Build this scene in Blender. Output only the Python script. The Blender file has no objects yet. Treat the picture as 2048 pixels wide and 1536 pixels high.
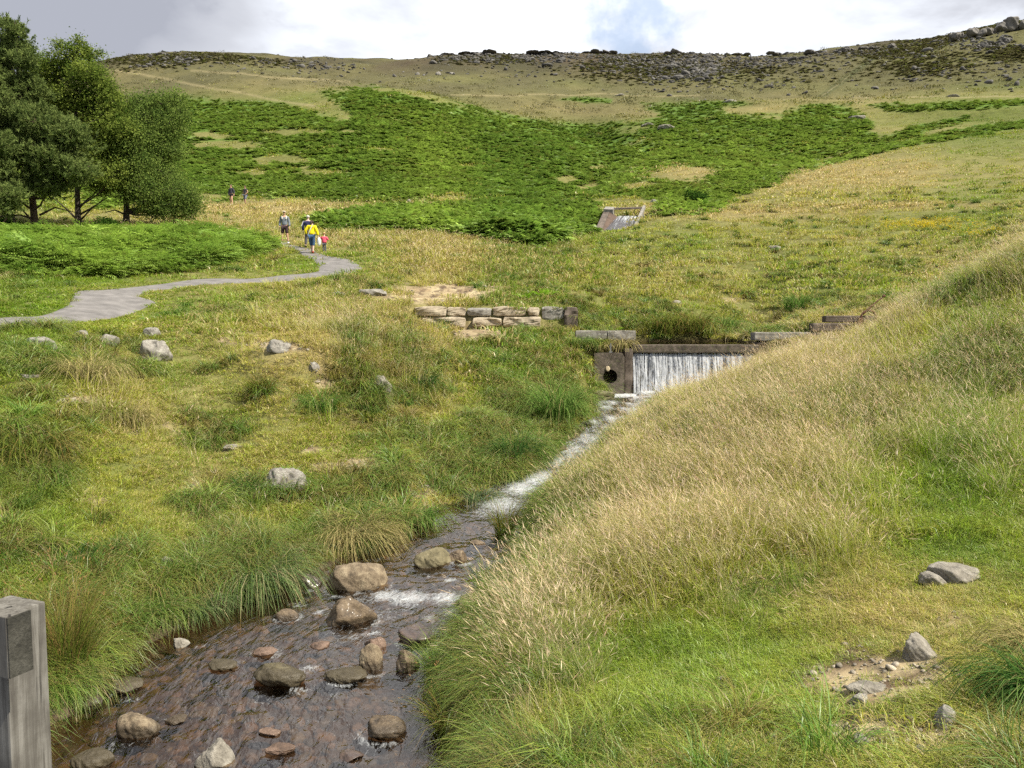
import bpy, bmesh, math, random
import numpy as np
from mathutils import Vector, Matrix, Euler

random.seed(7)
RNG = np.random.default_rng(11)
R = math.radians
scene = bpy.context.scene
COL = scene.collection

# ------------------------------------------------------------------ camera
F = 1577.0                    # focal length in pixels of the 2048 px wide photograph
PITCH = R(4.28)
CAMZ = 3.2
cam_d = bpy.data.cameras.new("camera")
cam = bpy.data.objects.new("camera", cam_d)
COL.objects.link(cam)
cam.location = (0, 0, CAMZ)
cam.rotation_euler = (R(90) - PITCH, 0, 0)
cam_d.sensor_width = 36.0
cam_d.lens = F / 2048 * 36.0
cam_d.clip_start = 0.05
cam_d.clip_end = 5000
scene.camera = cam

# ------------------------------------------------------------------ light
SUN_DIR = Vector((0.60, -0.30, 0.86)).normalized()      # towards the sun
sun_d = bpy.data.lights.new("sun", "SUN")
sun_d.energy = 5.0
sun_d.angle = R(0.5)
sun_d.color = (1.0, 0.93, 0.80)
sun = bpy.data.objects.new("sun", sun_d)
sun.rotation_euler = (-SUN_DIR).to_track_quat('-Z', 'Y').to_euler()
sun.location = (0, 0, 60)
COL.objects.link(sun)

scene.view_settings.view_transform = 'Standard'
scene.view_settings.look = 'None'
scene.view_settings.exposure = 0.70
scene.view_settings.gamma = 1.0
scene.cycles.max_bounces = 4
scene.cycles.diffuse_bounces = 1
scene.cycles.glossy_bounces = 2
scene.cycles.transmission_bounces = 2
scene.cycles.transparent_max_bounces = 8
scene.cycles.use_adaptive_sampling = True
scene.cycles.adaptive_threshold = 0.03
scene.cycles.caustics_reflective = False
scene.cycles.caustics_refractive = False
scene.cycles.use_denoising = False


# ------------------------------------------------------------------ node helper
class NT:
    def __init__(self, tree):
        self.t = tree
        self.n = tree.nodes
        self.l = tree.links

    def add(self, typ, ins=None, **kw):
        nd = self.n.new(typ)
        for k, v in kw.items():
            setattr(nd, k, v)
        if ins:
            for k, v in ins.items():
                self.put(nd.inputs[k], v)
        return nd

    def put(self, sock, v):
        if isinstance(v, bpy.types.NodeSocket):
            self.l.new(v, sock)
        else:
            sock.default_value = v

    def math(self, op, a, b=0.0, clamp=False):
        nd = self.add('ShaderNodeMath', {0: a, 1: b}, operation=op, use_clamp=clamp)
        return nd.outputs[0]

    def mixc(self, f, a, b, blend='MIX'):
        nd = self.add('ShaderNodeMix', data_type='RGBA', blend_type=blend)
        self.put(nd.inputs[0], f)
        self.put(nd.inputs[6], a)
        self.put(nd.inputs[7], b)
        return nd.outputs[2]

    def ramp(self, f, stops):
        nd = self.add('ShaderNodeValToRGB', {0: f})
        e = nd.color_ramp.elements
        while len(e) > 1:
            e.remove(e[0])
        e[0].position = stops[0][0]
        e[0].color = c4(stops[0][1])
        for p, c in stops[1:]:
            x = e.new(p)
            x.color = c4(c)
        return nd.outputs[0]

    def maprange(self, v, a, b, c=0.0, d=1.0, smooth=False):
        nd = self.add('ShaderNodeMapRange', {0: v, 1: a, 2: b, 3: c, 4: d})
        if smooth:
            nd.interpolation_type = 'SMOOTHSTEP'
        return nd.outputs[0]

    def noise(self, vec, scale, detail=4.0, rough=0.55, dist=0.0, out=0):
        nd = self.add('ShaderNodeTexNoise', {'Scale': scale, 'Detail': detail, 'Roughness': rough, 'Distortion': dist})
        if vec is not None:
            self.l.new(vec, nd.inputs['Vector'])
        return nd.outputs[out]


def c4(c):
    if isinstance(c, (int, float)):
        return (c, c, c, 1)
    return (c[0], c[1], c[2], 1)


# ------------------------------------------------------------------ world
world = bpy.data.worlds.new("World")
scene.world = world
world.use_nodes = True
w = NT(world.node_tree)
w.n.clear()
tc = w.add('ShaderNodeTexCoord').outputs['Generated']
sky = w.add('ShaderNodeTexSky', sky_type='NISHITA', sun_disc=False)
sky.sun_elevation = math.asin(SUN_DIR.z)
sky.sun_rotation = math.atan2(SUN_DIR.x, SUN_DIR.y)
sky.altitude = 250
sep = w.add('ShaderNodeSeparateXYZ', {0: tc})
den = w.math('ADD', w.math('MAXIMUM', sep.outputs[2], 0.0), 0.22)
flat = w.add('ShaderNodeCombineXYZ', {0: w.math('DIVIDE', sep.outputs[0], den), 1: w.math('DIVIDE', sep.outputs[1], den), 2: 0.0}).outputs[0]
n1 = w.noise(flat, 1.3, 6.0, 0.5, 0.4)
n2 = w.noise(flat, 3.2, 6.0, 0.55, 0.3)
# grey rain cloud to the left of the view, light cloud ahead
gx = w.math('ADD', sep.outputs[0], w.math('MULTIPLY', w.math('SUBTRACT', n1, 0.5), 0.28))
grey = w.maprange(gx, -0.20, -0.44, 0.0, 1.0, True)
grey_r = w.math('MULTIPLY', w.maprange(gx, 0.30, 0.62, 0.0, 1.0, True), 0.30)
thick = w.math('MULTIPLY', w.maprange(n2, 0.42, 0.66, 0.0, 1.0, True), 0.36)
lowlight = w.maprange(sep.outputs[2], 0.22, 0.36, 0.0, 0.12, True)
g = w.math('ADD', w.math('ADD', grey, grey_r), w.math('ADD', thick, lowlight), True)
cloud = w.ramp(g, [(0.0, (9.6, 9.8, 10.2)), (0.25, (7.0, 7.3, 7.9)), (0.6, (4.6, 4.75, 5.2)), (1.0, (3.1, 3.25, 3.75))])
back = w.maprange(sep.outputs[1], 0.25, -0.3, 0.0, 1.0, True)
cloud = w.mixc(back, cloud, c4((3.6, 3.8, 4.2)))
# gaps of blue
gap = w.maprange(w.noise(flat, 2.4, 5.0, 0.6, 0.5), 0.60, 0.72, 0.0, 0.8, True)
gd = w.add('ShaderNodeVectorMath', {0: tc, 1: (0.134, 0.926, 0.352)}, operation='DISTANCE').outputs['Value']
gd = w.math('ADD', gd, w.math('MULTIPLY', w.math('SUBTRACT', w.noise(tc, 26.0, 6.0), 0.5), 0.17))
gap2 = w.maprange(gd, 0.075, 0.0, 0.0, 0.62, True)
gapb = w.math('MULTIPLY', gap, w.maprange(sep.outputs[1], 0.3, -0.1, 0.0, 1.0, True))
gsum = w.math('MAXIMUM', gapb, gap2)
blue = w.mixc(0.35, sky.outputs[0], c4((4.2, 5.8, 8.2)))
colr = w.mixc(gsum, cloud, blue)
bg = w.add('ShaderNodeBackground', {'Color': colr, 'Strength': 0.092})
wo = w.add('ShaderNodeOutputWorld')
w.l.new(bg.outputs[0], wo.inputs[0])


# ------------------------------------------------------------------ numpy noise
def _hash(ix, iy, seed):
    h = (ix.astype(np.int64) * 374761393 + iy.astype(np.int64) * 668265263 + seed * 974634777) & 0xFFFFFFFF
    h = ((h ^ (h >> 13)) * 1274126177) & 0xFFFFFFFF
    h = (h ^ (h >> 16)) & 0xFFFFFF
    return h / float(0xFFFFFF)


def vnoise(x, y, seed=0):
    ix = np.floor(x); iy = np.floor(y)
    fx = x - ix; fy = y - iy
    fx = fx * fx * (3 - 2 * fx); fy = fy * fy * (3 - 2 * fy)
    a = _hash(ix, iy, seed); b = _hash(ix + 1, iy, seed)
    c = _hash(ix, iy + 1, seed); d = _hash(ix + 1, iy + 1, seed)
    return (a * (1 - fx) + b * fx) * (1 - fy) + (c * (1 - fx) + d * fx) * fy


def fbm(x, y, wl, oct=4, seed=0, gain=0.5):
    x = np.asarray(x, float) / wl; y = np.asarray(y, float) / wl
    s = 0; a = 1.0; t = 0
    for o in range(oct):
        s = s + a * (vnoise(x + 17.3 * o, y - 9.1 * o, seed + o) - 0.5)
        t += a
        a *= gain; x = x * 2.03; y = y * 2.03
    return s / t * 2.0        # about -1..1


def sstep(a, b, x):
    t = np.clip((x - a) / (b - a), 0, 1)
    return t * t * (3 - 2 * t)


# ------------------------------------------------------------------ projection
ct, st = math.cos(PITCH), math.sin(PITCH)


def ray(px, py):
    """slopes (X/Y, Z/Y) of the line of sight through a photo pixel"""
    px = np.asarray(px, float); py = np.asarray(py, float)
    a = (px - 1024) / F; b = (768 - py) / F
    fy = ct + b * st; fz = -st + b * ct
    return a / fy, fz / fy


def project(X, Y, Z):
    dz = Z - CAMZ
    dep = np.maximum(Y * ct - dz * st, 1e-3)
    return 1024 + F * X / dep, 768 - F * (Y * st + dz * ct) / dep


def at(px, py, Y):
    u, s = ray(px, py)
    return Vector((float(u) * Y, Y, CAMZ + float(s) * Y))


# ------------------------------------------------------------------ terrain
# surveyed points: photo x, photo y, distance; a 'z' entry gives the height itself
P = []
def S(*a):
    for q in a:
        P.append(q)
S((-100,1536,5.6),(95,1440,6.2),(880,1536,5.3),(1100,1536,4.6),(1400,1536,4.0),(1700,1536,3.6),(2048,1536,3.3),(2300,1536,3.1),
  (1000,1300,7.0),(1300,1300,6.0),(1600,1300,5.2),(1900,1300,4.6),(2250,1300,4.2),
  (1060,1100,9.5),(1300,1100,8.2),(1600,1100,7.0),(1900,1100,6.3),(2250,1100,5.8),
  (1135,985,12),(1300,950,11),(1600,900,9.5),(1900,900,8.6),(2250,900,8.0),
  (1240,888,15),(1400,830,13.5),(1600,785,12.5),(1850,725,11.5),(2048,672,11),(2300,620,10.5),
  (1290,838,19),(1335,818,18.5),(1420,798,18),(1500,790,17.5),(1600,746,17),(1700,706,16.5),(1800,660,16),(1900,590,15.5),(2048,506,15),(2250,410,14.5),
  (1500,660,33),(1600,640,30),(1600,600,34),(1600,550,39),
  (1400,655,30.3),(1400,600,34.5),(1400,550,39.5),(1400,500,46),(1400,450,56),(1400,418,67),
  (1600,500,46),(1600,450,55),(1600,400,70),(1600,362,88),(1500,402,74),
  (1850,560,37),(1850,500,44),(1850,450,53),(1850,400,66),(1850,350,86),(1800,303,112),
  (2048,500,38),(2048,440,48),(2048,400,60),(2048,330,90),(2048,270,128),(2300,400,50),(2300,240,120),
  (1300,640,30.5),(1300,600,34),(1300,550,40),(1300,500,47),(1300,455,57),(1350,425,63),
  (1100,700,24),(1100,660,25.8),(1100,625,28.5),(900,592,29),(1000,600,29),
  (1150,860,18.3),(1090,800,20.5),(1000,800,19.2),(1000,700,22.3),(1000,900,15.3),(950,950,13.8),(880,700,21.5),(850,660,24.5),
  (700,950,13),(700,850,15.0),(700,760,16.8),(700,700,18.8),(700,655,21.5),(700,600,26),(700,560,31),(700,535,35),
  (550,760,16.0),(560,700,18.4),(820,790,17.5),(820,640,24.5),(820,900,14.4),
  (300,1200,8.2),(100,1250,7.4),(100,1150,8.2),(300,1100,9.3),(500,1100,9.6),(100,1000,10),(300,1000,11),(500,1000,11.6),(700,1010,11.8),
  (100,900,11.5),(300,900,12.7),(500,900,13.3),(100,800,13.5),(300,800,15),(500,800,15.6),
  (100,700,17),(300,700,18.5),(450,690,19.2),(-200,1100,7.5),(-200,900,10.5),(-200,750,13.5),(-200,660,18),
  (0,655,19.5),(0,630,21.5),(-200,640,21),(300,640,23),(500,640,23.5),(500,600,27),(200,615,23.5),(200,575,27.5),(400,567,29.7),(400,557,31.3),
  (0,580,26),(0,555,29),(300,550,33),(-200,560,28),(-200,470,42),(560,540,34.5),
  (100,470,45),(250,450,51),(100,420,62),(300,500,40),(0,500,38),(450,500,41),(570,487,44.5),(640,508,40),(500,478,47),
  (450,430,62),(480,410,75),(620,440,60),(620,470,50),(800,500,42),(800,550,33.5),(800,590,28.5),(800,460,53),(800,420,69),
  (1000,550,34),(1000,500,43),(1000,460,54),(1000,420,69),(1100,495,46),(1110,550,36),(1110,600,29.7),
  (1150,530,40),(1180,500,47),(1180,470,56),(1180,440,66),(1340,405,75),(1420,385,85),(1350,350,100),(1450,330,112),(1280,375,92),
  (450,380,90),(450,300,140),(450,230,200),(450,160,280),(100,330,100),(100,250,190),(-200,330,90),
  (220,126,400),(60,190,380),(-200,250,370),(330,107,425),(450,106,430),(560,110,440),(700,117,450),(850,122,465),(885,110,445),(1000,105,435),(1200,106,430),(1400,108,420),(1600,107,400),(1700,98,390),(1800,95,370),(1860,95,355),(1920,86,340),(2048,76,320),(2300,50,300),
  (250,180,300),(620,150,330),(700,182,225),(700,250,150),(700,320,115),(700,380,86),(860,202,215),
  (850,160,330),(1000,238,228),(1000,300,160),(1000,350,118),(1000,400,80),(1000,190,300),(1000,150,370),
  (1150,365,112),(1150,400,82),(1250,250,230),(1250,300,172),(1300,200,295),(1300,150,370),(1250,340,125),
  (1500,210,250),(1500,280,172),(1500,330,132),(1500,150,340),(1640,330,140),
  (1750,210,240),(1750,250,190),(1750,290,155),(1750,150,310),(1900,230,200),(1930,265,150),
  (2048,200,220),(2048,240,178),(2048,150,270),(2048,112,300),(2300,120,260))
Z = []      # px, Y, z
def SZ(*a):
    for q in a:
        Z.append(q)
SZ((1350,22.5,1.25),(1500,22,1.35),(1620,22,1.9),(1760,22,2.7),(1900,20.5,3.7),(2048,19.5,4.4),(2250,19,5.2),
   (1560,25,2.55),(1640,25.3,2.85),(1740,25.5,3.25),(1850,25.5,3.8),(2048,25,4.9),(2250,24,5.8),(1500,27,2.8),(1600,27.5,3.2),
   (1350,20.5,1.25),(1250,21,1.15),
   (1560,29,3.0),(1290,29.5,3.0),(1400,29.3,3.0),
   (700,2.5,0.3),(1024,2.5,0.6),(1500,2.5,0.9),(2048,2.2,1.2),(100,2.5,0.3),(-300,3,0.6),(2400,2.5,1.5),(-300,5,0.8))
for px in range(-200, 2401, 200):
    zs = {-200: 45, 0: 70, 200: 105, 400: 118}.get(px, 118)
    P.append((px, 175 if px < 1700 else 140, 620))
    P.append((px, 230 if px < 1700 else 200, 950))
cu, cl, cq = [], [], []
for px, py, Y in P:
    u, s = ray(px, py)
    cu.append(float(u)); cl.append(math.log(Y)); cq.append((CAMZ + float(s) * Y - 1.2) / (Y + 4))
for px, Y, z in Z:
    u, s = ray(px, 700)
    cu.append(float(u)); cl.append(math.log(Y)); cq.append((z - 1.2) / (Y + 4))
cu = np.array(cu) * 2.6; cl = np.array(cl); cq = np.array(cq)
n = len(cu)


def tps(du, dl):
    r2 = du * du + dl * dl + 1e-9
    return 0.5 * r2 * np.log(r2)


A = np.zeros((n + 3, n + 3))
A[:n, :n] = tps(cu[:, None] - cu[None], cl[:, None] - cl[None]) + np.eye(n) * 2e-5
A[:n, n] = 1; A[:n, n + 1] = cu; A[:n, n + 2] = cl
A[n:, :n] = A[:n, n:].T
sol = np.linalg.solve(A, np.concatenate([cq, np.zeros(3)]))
GU = np.linspace(-1.0, 1.0, 420); GL = np.linspace(math.log(1.0), math.log(1000), 560)
gu, gl = np.meshgrid(np.clip(GU, -0.78, 0.86) * 2.6, np.maximum(GL, math.log(2.2)), indexing='ij')
GQ = sol[n] + sol[n + 1] * gu + sol[n + 2] * gl
for i in range(n):
    GQ += sol[i] * tps(gu - cu[i], gl - cl[i])


def bil(G, a, b, ga, gb):
    fa = np.clip((a - ga[0]) / (ga[1] - ga[0]), 0, len(ga) - 1.001)
    fb = np.clip((b - gb[0]) / (gb[1] - gb[0]), 0, len(gb) - 1.001)
    ia = fa.astype(int); ib = fb.astype(int); fa = fa - ia; fb = fb - ib
    return (G[ia, ib] * (1 - fa) * (1 - fb) + G[ia + 1, ib] * fa * (1 - fb) + G[ia, ib + 1] * (1 - fa) * fb + G[ia + 1, ib + 1] * fa * fb)


# stream: distance, centre x, half width, water height
STR = np.array([
    (1.0, -2.2, 1.7, -0.02), (4.0, -2.0, 1.85, 0.0), (5.8, -1.95, 1.72, 0.0), (7.0, -2.15, 1.68, 0.02), (8.1, -1.86, 1.52, 0.05), (9.0, -1.26, 1.42, 0.11),
    (10.3, -0.84, 1.02, 0.20), (12.0, -0.50, 0.76, 0.30), (13.0, -0.06, 0.62, 0.37), (13.8, 0.48, 0.52, 0.43), (14.8, 1.0, 0.52, 0.52),
    (16.0, 1.45, 0.5, 0.65), (18.0, 2.2, 0.6, 0.83), (20.0, 2.7, 0.75, 0.93), (22.5, 3.2, 1.05, 1.02), (24.0, 4.6, 1.6, 1.06), (24.7, 5.1, 2.0, 1.07)])
# smooth the centre line
_t = np.arange(len(STR)); _tt = np.linspace(0, len(STR) - 1, 400)
SL = np.stack([np.interp(_tt, _t, STR[:, k]) for k in range(4)], 1)
for _ in range(160):
    SL[1:-1] = (SL[:-2] + 2 * SL[1:-1] + SL[2:]) / 4


def stream_dist(X, Y):
    """signed distance outside the water's edge and the water height there"""
    sh = X.shape
    X = X.ravel(); Y = Y.ravel()
    d = np.full(X.shape, 99.0); wz = np.zeros(X.shape)
    m = (Y < 27) & (np.abs(X) < 12)
    xs = X[m]; ys = Y[m]
    best = np.full(xs.shape, 99.0); bz = np.zeros(xs.shape)
    for i in range(0, len(SL) - 1, 3):
        j = min(i + 3, len(SL) - 1)
        ax, ay = SL[i, 1], SL[i, 0]; bx, by = SL[j, 1], SL[j, 0]
        L2 = (bx - ax) ** 2 + (by - ay) ** 2
        t = np.clip(((xs - ax) * (bx - ax) + (ys - ay) * (by - ay)) / L2, 0, 1)
        dd = np.hypot(xs - ax - t * (bx - ax), ys - ay - t * (by - ay)) - (SL[i, 2] + t * (SL[j, 2] - SL[i, 2]))
        k = dd < best
        best = np.where(k, dd, best); bz = np.where(k, SL[i, 3] + t * (SL[j, 3] - SL[i, 3]), bz)
    d[m] = best; wz[m] = bz
    return d.reshape(sh), wz.reshape(sh)


POND_Z = 2.60
PX0, PX1, PY0, PY1 = 3.75, 8.0, 25.0, 28.9


def pond_dist(X, Y):
    dx = np.maximum(PX0 - 0.05 - X, X - PX1)
    wob = 0.25 * fbm(X, Y, 1.3, 2, 77)
    dy = np.maximum(PY0 - Y, Y - PY1 - wob)
    return np.maximum(dx, dy)


PATHQ = []           # filled in below: rows of (x, y) left, (x, y) right


def base_height(X, Y):
    X = np.asarray(X, float); Y = np.asarray(Y, float)
    Ys = np.maximum(Y, 1.0)
    q = bil(GQ, X / Ys, np.log(Ys), GU, GL)
    return 1.2 + q * (Ys + 4)


def in_poly(px, py, poly):
    poly = np.array(poly, float)
    inside = np.zeros(px.shape, bool)
    dist = np.full(px.shape, 1e9)
    for i in range(len(poly)):
        x1, y1 = poly[i]; x2, y2 = poly[(i + 1) % len(poly)]
        c = ((y1 > py) != (y2 > py)) & (px < (x2 - x1) * (py - y1) / (y2 - y1 + 1e-12) + x1)
        inside ^= c
        L2 = (x2 - x1) ** 2 + (y2 - y1) ** 2 + 1e-9
        t = np.clip(((px - x1) * (x2 - x1) + (py - y1) * (y2 - y1)) / L2, 0, 1)
        dist = np.minimum(dist, np.hypot(px - x1 - t * (x2 - x1), py - y1 - t * (y2 - y1)))
    return np.where(inside, dist, -dist)


def path_near(X, Y):
    """distance from the path's centre line minus its half width"""
    X = np.asarray(X, float); Y = np.asarray(Y, float)
    out = np.full(X.shape, 99.0)
    if not PATHQ:
        return out
    m = (Y > 12) & (Y < 60) & (X < 2)
    xs = X[m]; ys = Y[m]
    best = -in_poly(xs, ys, [a for a, b in PATHQ] + [b for a, b in PATHQ][::-1])
    out[m] = best
    return out


MOUNDS = [(-3.7, 18.0, 1.5, .42), (-2.5, 19.6, 1.3, .40), (-5.1, 17.6, 1.2, .34), (-3.8, 15.4, .9, -.18), (.67, 19.0, 1.2, .30), (-.9, 16.4, .9, .26), (-8.7, 14.5, 1.2, .36), (-7.2, 13.2, 1.0, .30),
          (-5.8, 12.0, .9, .26), (-5.4, 14.2, 1.0, -.22), (-7.0, 11.4, .8, .28), (-2.6, 13.0, .9, .16), (-4.6, 10.2, .8, .16), (-10.5, 17, 1.5, .3), (3.2, 11, 1.3, .15), (5.5, 8.0, 1.0, .18), (1.6, 7.6, .9, .12), (4.8, 13.5, 1.4, .2)]


def height(X, Y):
    X = np.asarray(X, float); Y = np.asarray(Y, float)
    z = base_height(X, Y)
    pd = path_near(X, Y)
    calm = sstep(0.0, 1.6, pd)
    near = 0.035 * fbm(X, Y, 0.55, 3, 3) + 0.09 * fbm(X, Y, 1.9, 3, 5) * sstep(6, 12, Y)
    mid = 0.30 * fbm(X, Y, 7.0, 4, 8) * sstep(28, 60, Y)
    far = -3.0 * np.exp(-((X - 0.09 * Y + 6 * np.sin(Y / 40.0)) / 7.0) ** 2) * sstep(80, 130, Y) * (1 - sstep(230, 300, Y)) + 2.3 * fbm(X + 0.4 * Y, Y * 0.6, 34.0, 3, 12) * sstep(75, 170, Y) + 2.4 * fbm(X, Y, 60, 4, 31) * sstep(230, 330, Y)
    for mx_, my_, mr_, mh_ in MOUNDS:
        z = z + mh_ * np.exp(-((X - mx_) ** 2 + (Y - my_) ** 2) / (mr_ * mr_)) * calm
    hum = 0.30 * np.maximum(fbm(X, Y, 2.6, 3, 44), -0.2) * sstep(9, 12, Y) * (1 - sstep(22, 25, Y)) * (1 - sstep(-0.5, 1.0, X))
    z = z + (near + mid + hum) * calm + far
    z = z - 0.04 * (1 - calm)
    d, wz = stream_dist(X, Y)
    dn = d + 0.16 * fbm(X, Y, 0.8, 3, 60)
    bank = np.maximum(z, wz + 0.10)
    t = sstep(-0.02, 0.55, dn)
    out = wz + 0.05 + (bank - wz - 0.05) * t
    bed = wz - 0.16 - 0.05 * fbm(X, Y, 0.5, 3, 61) + 0.22 * sstep(-0.22, 0.05, dn)
    z = np.where(dn > 0.05, np.where(dn < 2, out, z), np.minimum(bed, wz + 0.05))
    p = pond_dist(X, Y)
    zb = np.maximum(z, POND_Z + 0.12)
    outside = POND_Z + 0.06 + (zb - POND_Z - 0.06) * sstep(0.0, 0.5, p)
    zp = np.where(p < 0.05, POND_Z - 0.3 + 0.3 * sstep(-0.2, 0.05, p), outside)
    inb = (Y > 24.95) & (p < 1.0)
    z = np.where(inb, zp, z)
    # wall of blocks: ground cut away in front, held up behind
    ex = sstep(-3.9, -3.3, X) * (1 - sstep(1.9, 2.4, X))
    fr = ex * sstep(23.8, 25.2, Y) * (1 - sstep(27.04, 27.08, Y))
    z = np.where(fr > 0, z + (np.minimum(z, 2.98 + 0.03 * fbm(X, Y, .5, 2, 9)) - z) * fr, z)
    bk = ex * sstep(27.1, 27.25, Y) * (1 - sstep(27.5, 28.4, Y))
    z = np.where(bk > 0, z + (np.maximum(z, 3.76) - z) * bk, z)
    # bank left of the falls: terrace above the pipe headwall, low apron before it
    hx = sstep(1.9, 2.5, X) * (1 - sstep(3.6, 3.75, X))
    z = np.where((Y > 24.93) & (Y < 25.4), z + (2.32 + 0.5 * np.clip(Y - 24.7, 0, .8) - z) * hx, z)
    z = np.where((Y > 23.2) & (Y <= 24.93), z + (np.minimum(z, 1.22) - z) * hx * sstep(23.2, 23.8, Y), z)
    # chute of the upper weir
    uc = (np.abs(X - (6.9 + (Y - 60) * 0.33)) < 2.2) & (Y > 59) & (Y < 67.5)
    z = np.where(uc, np.minimum(z, 9.3 + (Y - 60) * 0.42), z)
    return z


_LY = np.exp(np.linspace(math.log(2.2), math.log(900), 1500))


def hit(px, py):
    """first point of the ground along a line of sight"""
    u, s = ray(px, py)
    zz = height(float(u) * _LY, _LY)
    below = (CAMZ + float(s) * _LY) <= zz
    if not below.any():
        i = int(np.argmin((CAMZ + float(s) * _LY) - zz))
        return Vector((float(u) * _LY[i], _LY[i], zz[i]))
    i = int(np.argmax(below))
    if i == 0:
        return Vector((float(u) * _LY[0], _LY[0], zz[0]))
    a = (CAMZ + float(s) * _LY[i - 1]) - zz[i - 1]
    b = (CAMZ + float(s) * _LY[i]) - zz[i]
    t = a / (a - b)
    Y = _LY[i - 1] + t * (_LY[i] - _LY[i - 1])
    return Vector((float(u) * Y, Y, CAMZ + float(s) * Y))


PAIRS = [((-160, 668), (-160, 652)), ((0, 655), (0, 632)), ((80, 645), (80, 619)), ((150, 636), (133, 607)), ((225, 628), (140, 596)), ((300, 613), (150, 583)), ((314, 602), (195, 578)),
         ((278, 591), (240, 574)), ((305, 579), (300, 570)), ((400, 568), (400, 558)), ((500, 563), (500, 554)), ((585, 559), (560, 551)),
         ((650, 551), (600, 548)), ((695, 545), (622, 544)), ((728, 537), (634, 540)), ((724, 528), (634, 530)), ((700, 519), (624, 519)),
         ((655, 510), (606, 509)), ((622, 500), (590, 499)), ((590, 491), (566, 491)), ((575, 486), (550, 485))]
_pq = []
for a, b in PAIRS:
    pa, pb = hit(*a), hit(*b)
    _pq.append(((pb.x, pb.y), (pa.x, pa.y)))
PATHQ = _pq


# ------------------------------------------------------------------ ground cover fields
BRACKEN = [  # outline as seen, nearest and farthest distance, edge softness
    ([(-300, 560), (0, 553), (200, 552), (330, 547), (420, 537), (520, 508), (552, 492), (500, 480), (400, 472), (250, 480), (100, 484), (-300, 492)], 24, 49, 4),
    ([(330, 192), (480, 198), (560, 204), (640, 226), (700, 240), (690, 215), (640, 182), (730, 172), (800, 182), (870, 200), (960, 216), (1035, 236), (1120, 242), (1290, 243), (1330, 232), (1280, 208),
      (1400, 199), (1490, 203), (1512, 212), (1440, 216), (1480, 232), (1560, 232), (1620, 206), (1690, 208), (1745, 232), (1752, 262), (1762, 284), (1700, 306), (1600, 345), (1540, 375), (1480, 400),
      (1440, 425), (1310, 430), (1330, 400), (1210, 398), (1195, 400), (1160, 408), (1000, 402), (860, 404), (600, 400), (500, 398), (400, 402), (330, 400), (200, 420), (100, 300)], 62, 330, 5),
    ([(615, 442), (700, 424), (800, 412), (900, 404), (1030, 402), (1200, 408), (1196, 440), (1190, 462), (1120, 484), (1080, 494), (1030, 484), (900, 468), (780, 458), (650, 457)], 38, 85, 3),
    ([(1740, 208), (1850, 200), (2048, 198), (2400, 200), (2400, 222), (2048, 214), (1900, 222), (1800, 220)], 120, 330, 3),
    ([(1765, 276), (1850, 246), (1940, 232), (1950, 244), (1880, 262), (1760, 300), (1640, 335), (1570, 362), (1620, 330)], 110, 330, 3),
    ([(1690, 312), (1800, 284), (1900, 262), (2048, 240), (2400, 200), (2400, 232), (2048, 258), (1950, 272), (1800, 300), (1680, 328), (1560, 372), (1500, 398)], 100, 330, 3),
    ([(1112, 204), (1160, 197), (1232, 198), (1232, 206), (1180, 208)], 150, 340, 2),
    ([(800, 585), (830, 560), (860, 585)], 1, 2, 1),
]
NOTCH = [  # pale grass among the bracken: cx, cy, rx, ry
    (450, 290, 110, 13), (570, 320, 90, 15), (650, 345, 70, 8), (330, 260, 60, 8), (700, 262, 40, 6), (590, 262, 60, 6), (820, 330, 50, 5), (760, 300, 40, 5), (430, 268, 60, 6), (500, 345, 60, 7), (640, 300, 30, 5), (1370, 350, 85, 22), (1290, 372, 50, 14), (1180, 372, 35, 8),
    (1190, 335, 25, 8), (905, 396, 40, 5), (930, 333, 30, 5), (1520, 222, 50, 8), (620, 340, 40, 5), (1130, 355, 20, 10), (1600, 290, 20, 5), (400, 395, 60, 8), (700, 395, 30, 4)]
STRAW = [  # pale seeding grass: cx, cy, rx, ry, weight
    (1500, 745, 260, 34, .75), (1750, 640, 200, 42, .9), (1950, 540, 160, 60, 1.0), (2080, 500, 160, 70, .8), (1300, 850, 130, 60, .5), (1450, 950, 260, 90, .40), (1250, 1080, 200, 100, .50), (1100, 1250, 150, 130, .6),
    (1030, 1400, 120, 120, .45), (1750, 345, 420, 44, .85), (1500, 425, 260, 16, .7), (1900, 412, 300, 11, .9), (1850, 370, 200, 8, .8), (1700, 480, 90, 12, .3), (700, 640, 190, 60, 1.0), (640, 710, 130, 45, .85), (820, 710, 80, 60, .7), (250, 820, 170, 60, .6), (560, 760, 60, 60, .5), (760, 840, 70, 30, .7), (200, 720, 90, 20, .5),
    (130, 860, 130, 40, .4), (60, 970, 100, 60, .3), (720, 1080, 100, 40, .6), (700, 480, 260, 16, .55), (560, 418, 240, 14, .85), (900, 500, 120, 22, .5), (930, 480, 160, 18, .5), (450, 440, 120, 16, .6), (100, 440, 340, 22, .7),
    (850, 545, 160, 30, .35), (1400, 545, 120, 22, .35), (600, 165, 420, 32, .6), (1200, 222, 180, 16, .7), (1700, 190, 420, 16, .35), (1390, 345, 90, 18, .7), (300, 150, 200, 14, .8), (1050, 860, 40, 30, .2), (1850, 300, 260, 14, .35), (1650, 330, 120, 14, .7), (1900, 260, 160, 8, .5)]
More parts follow.
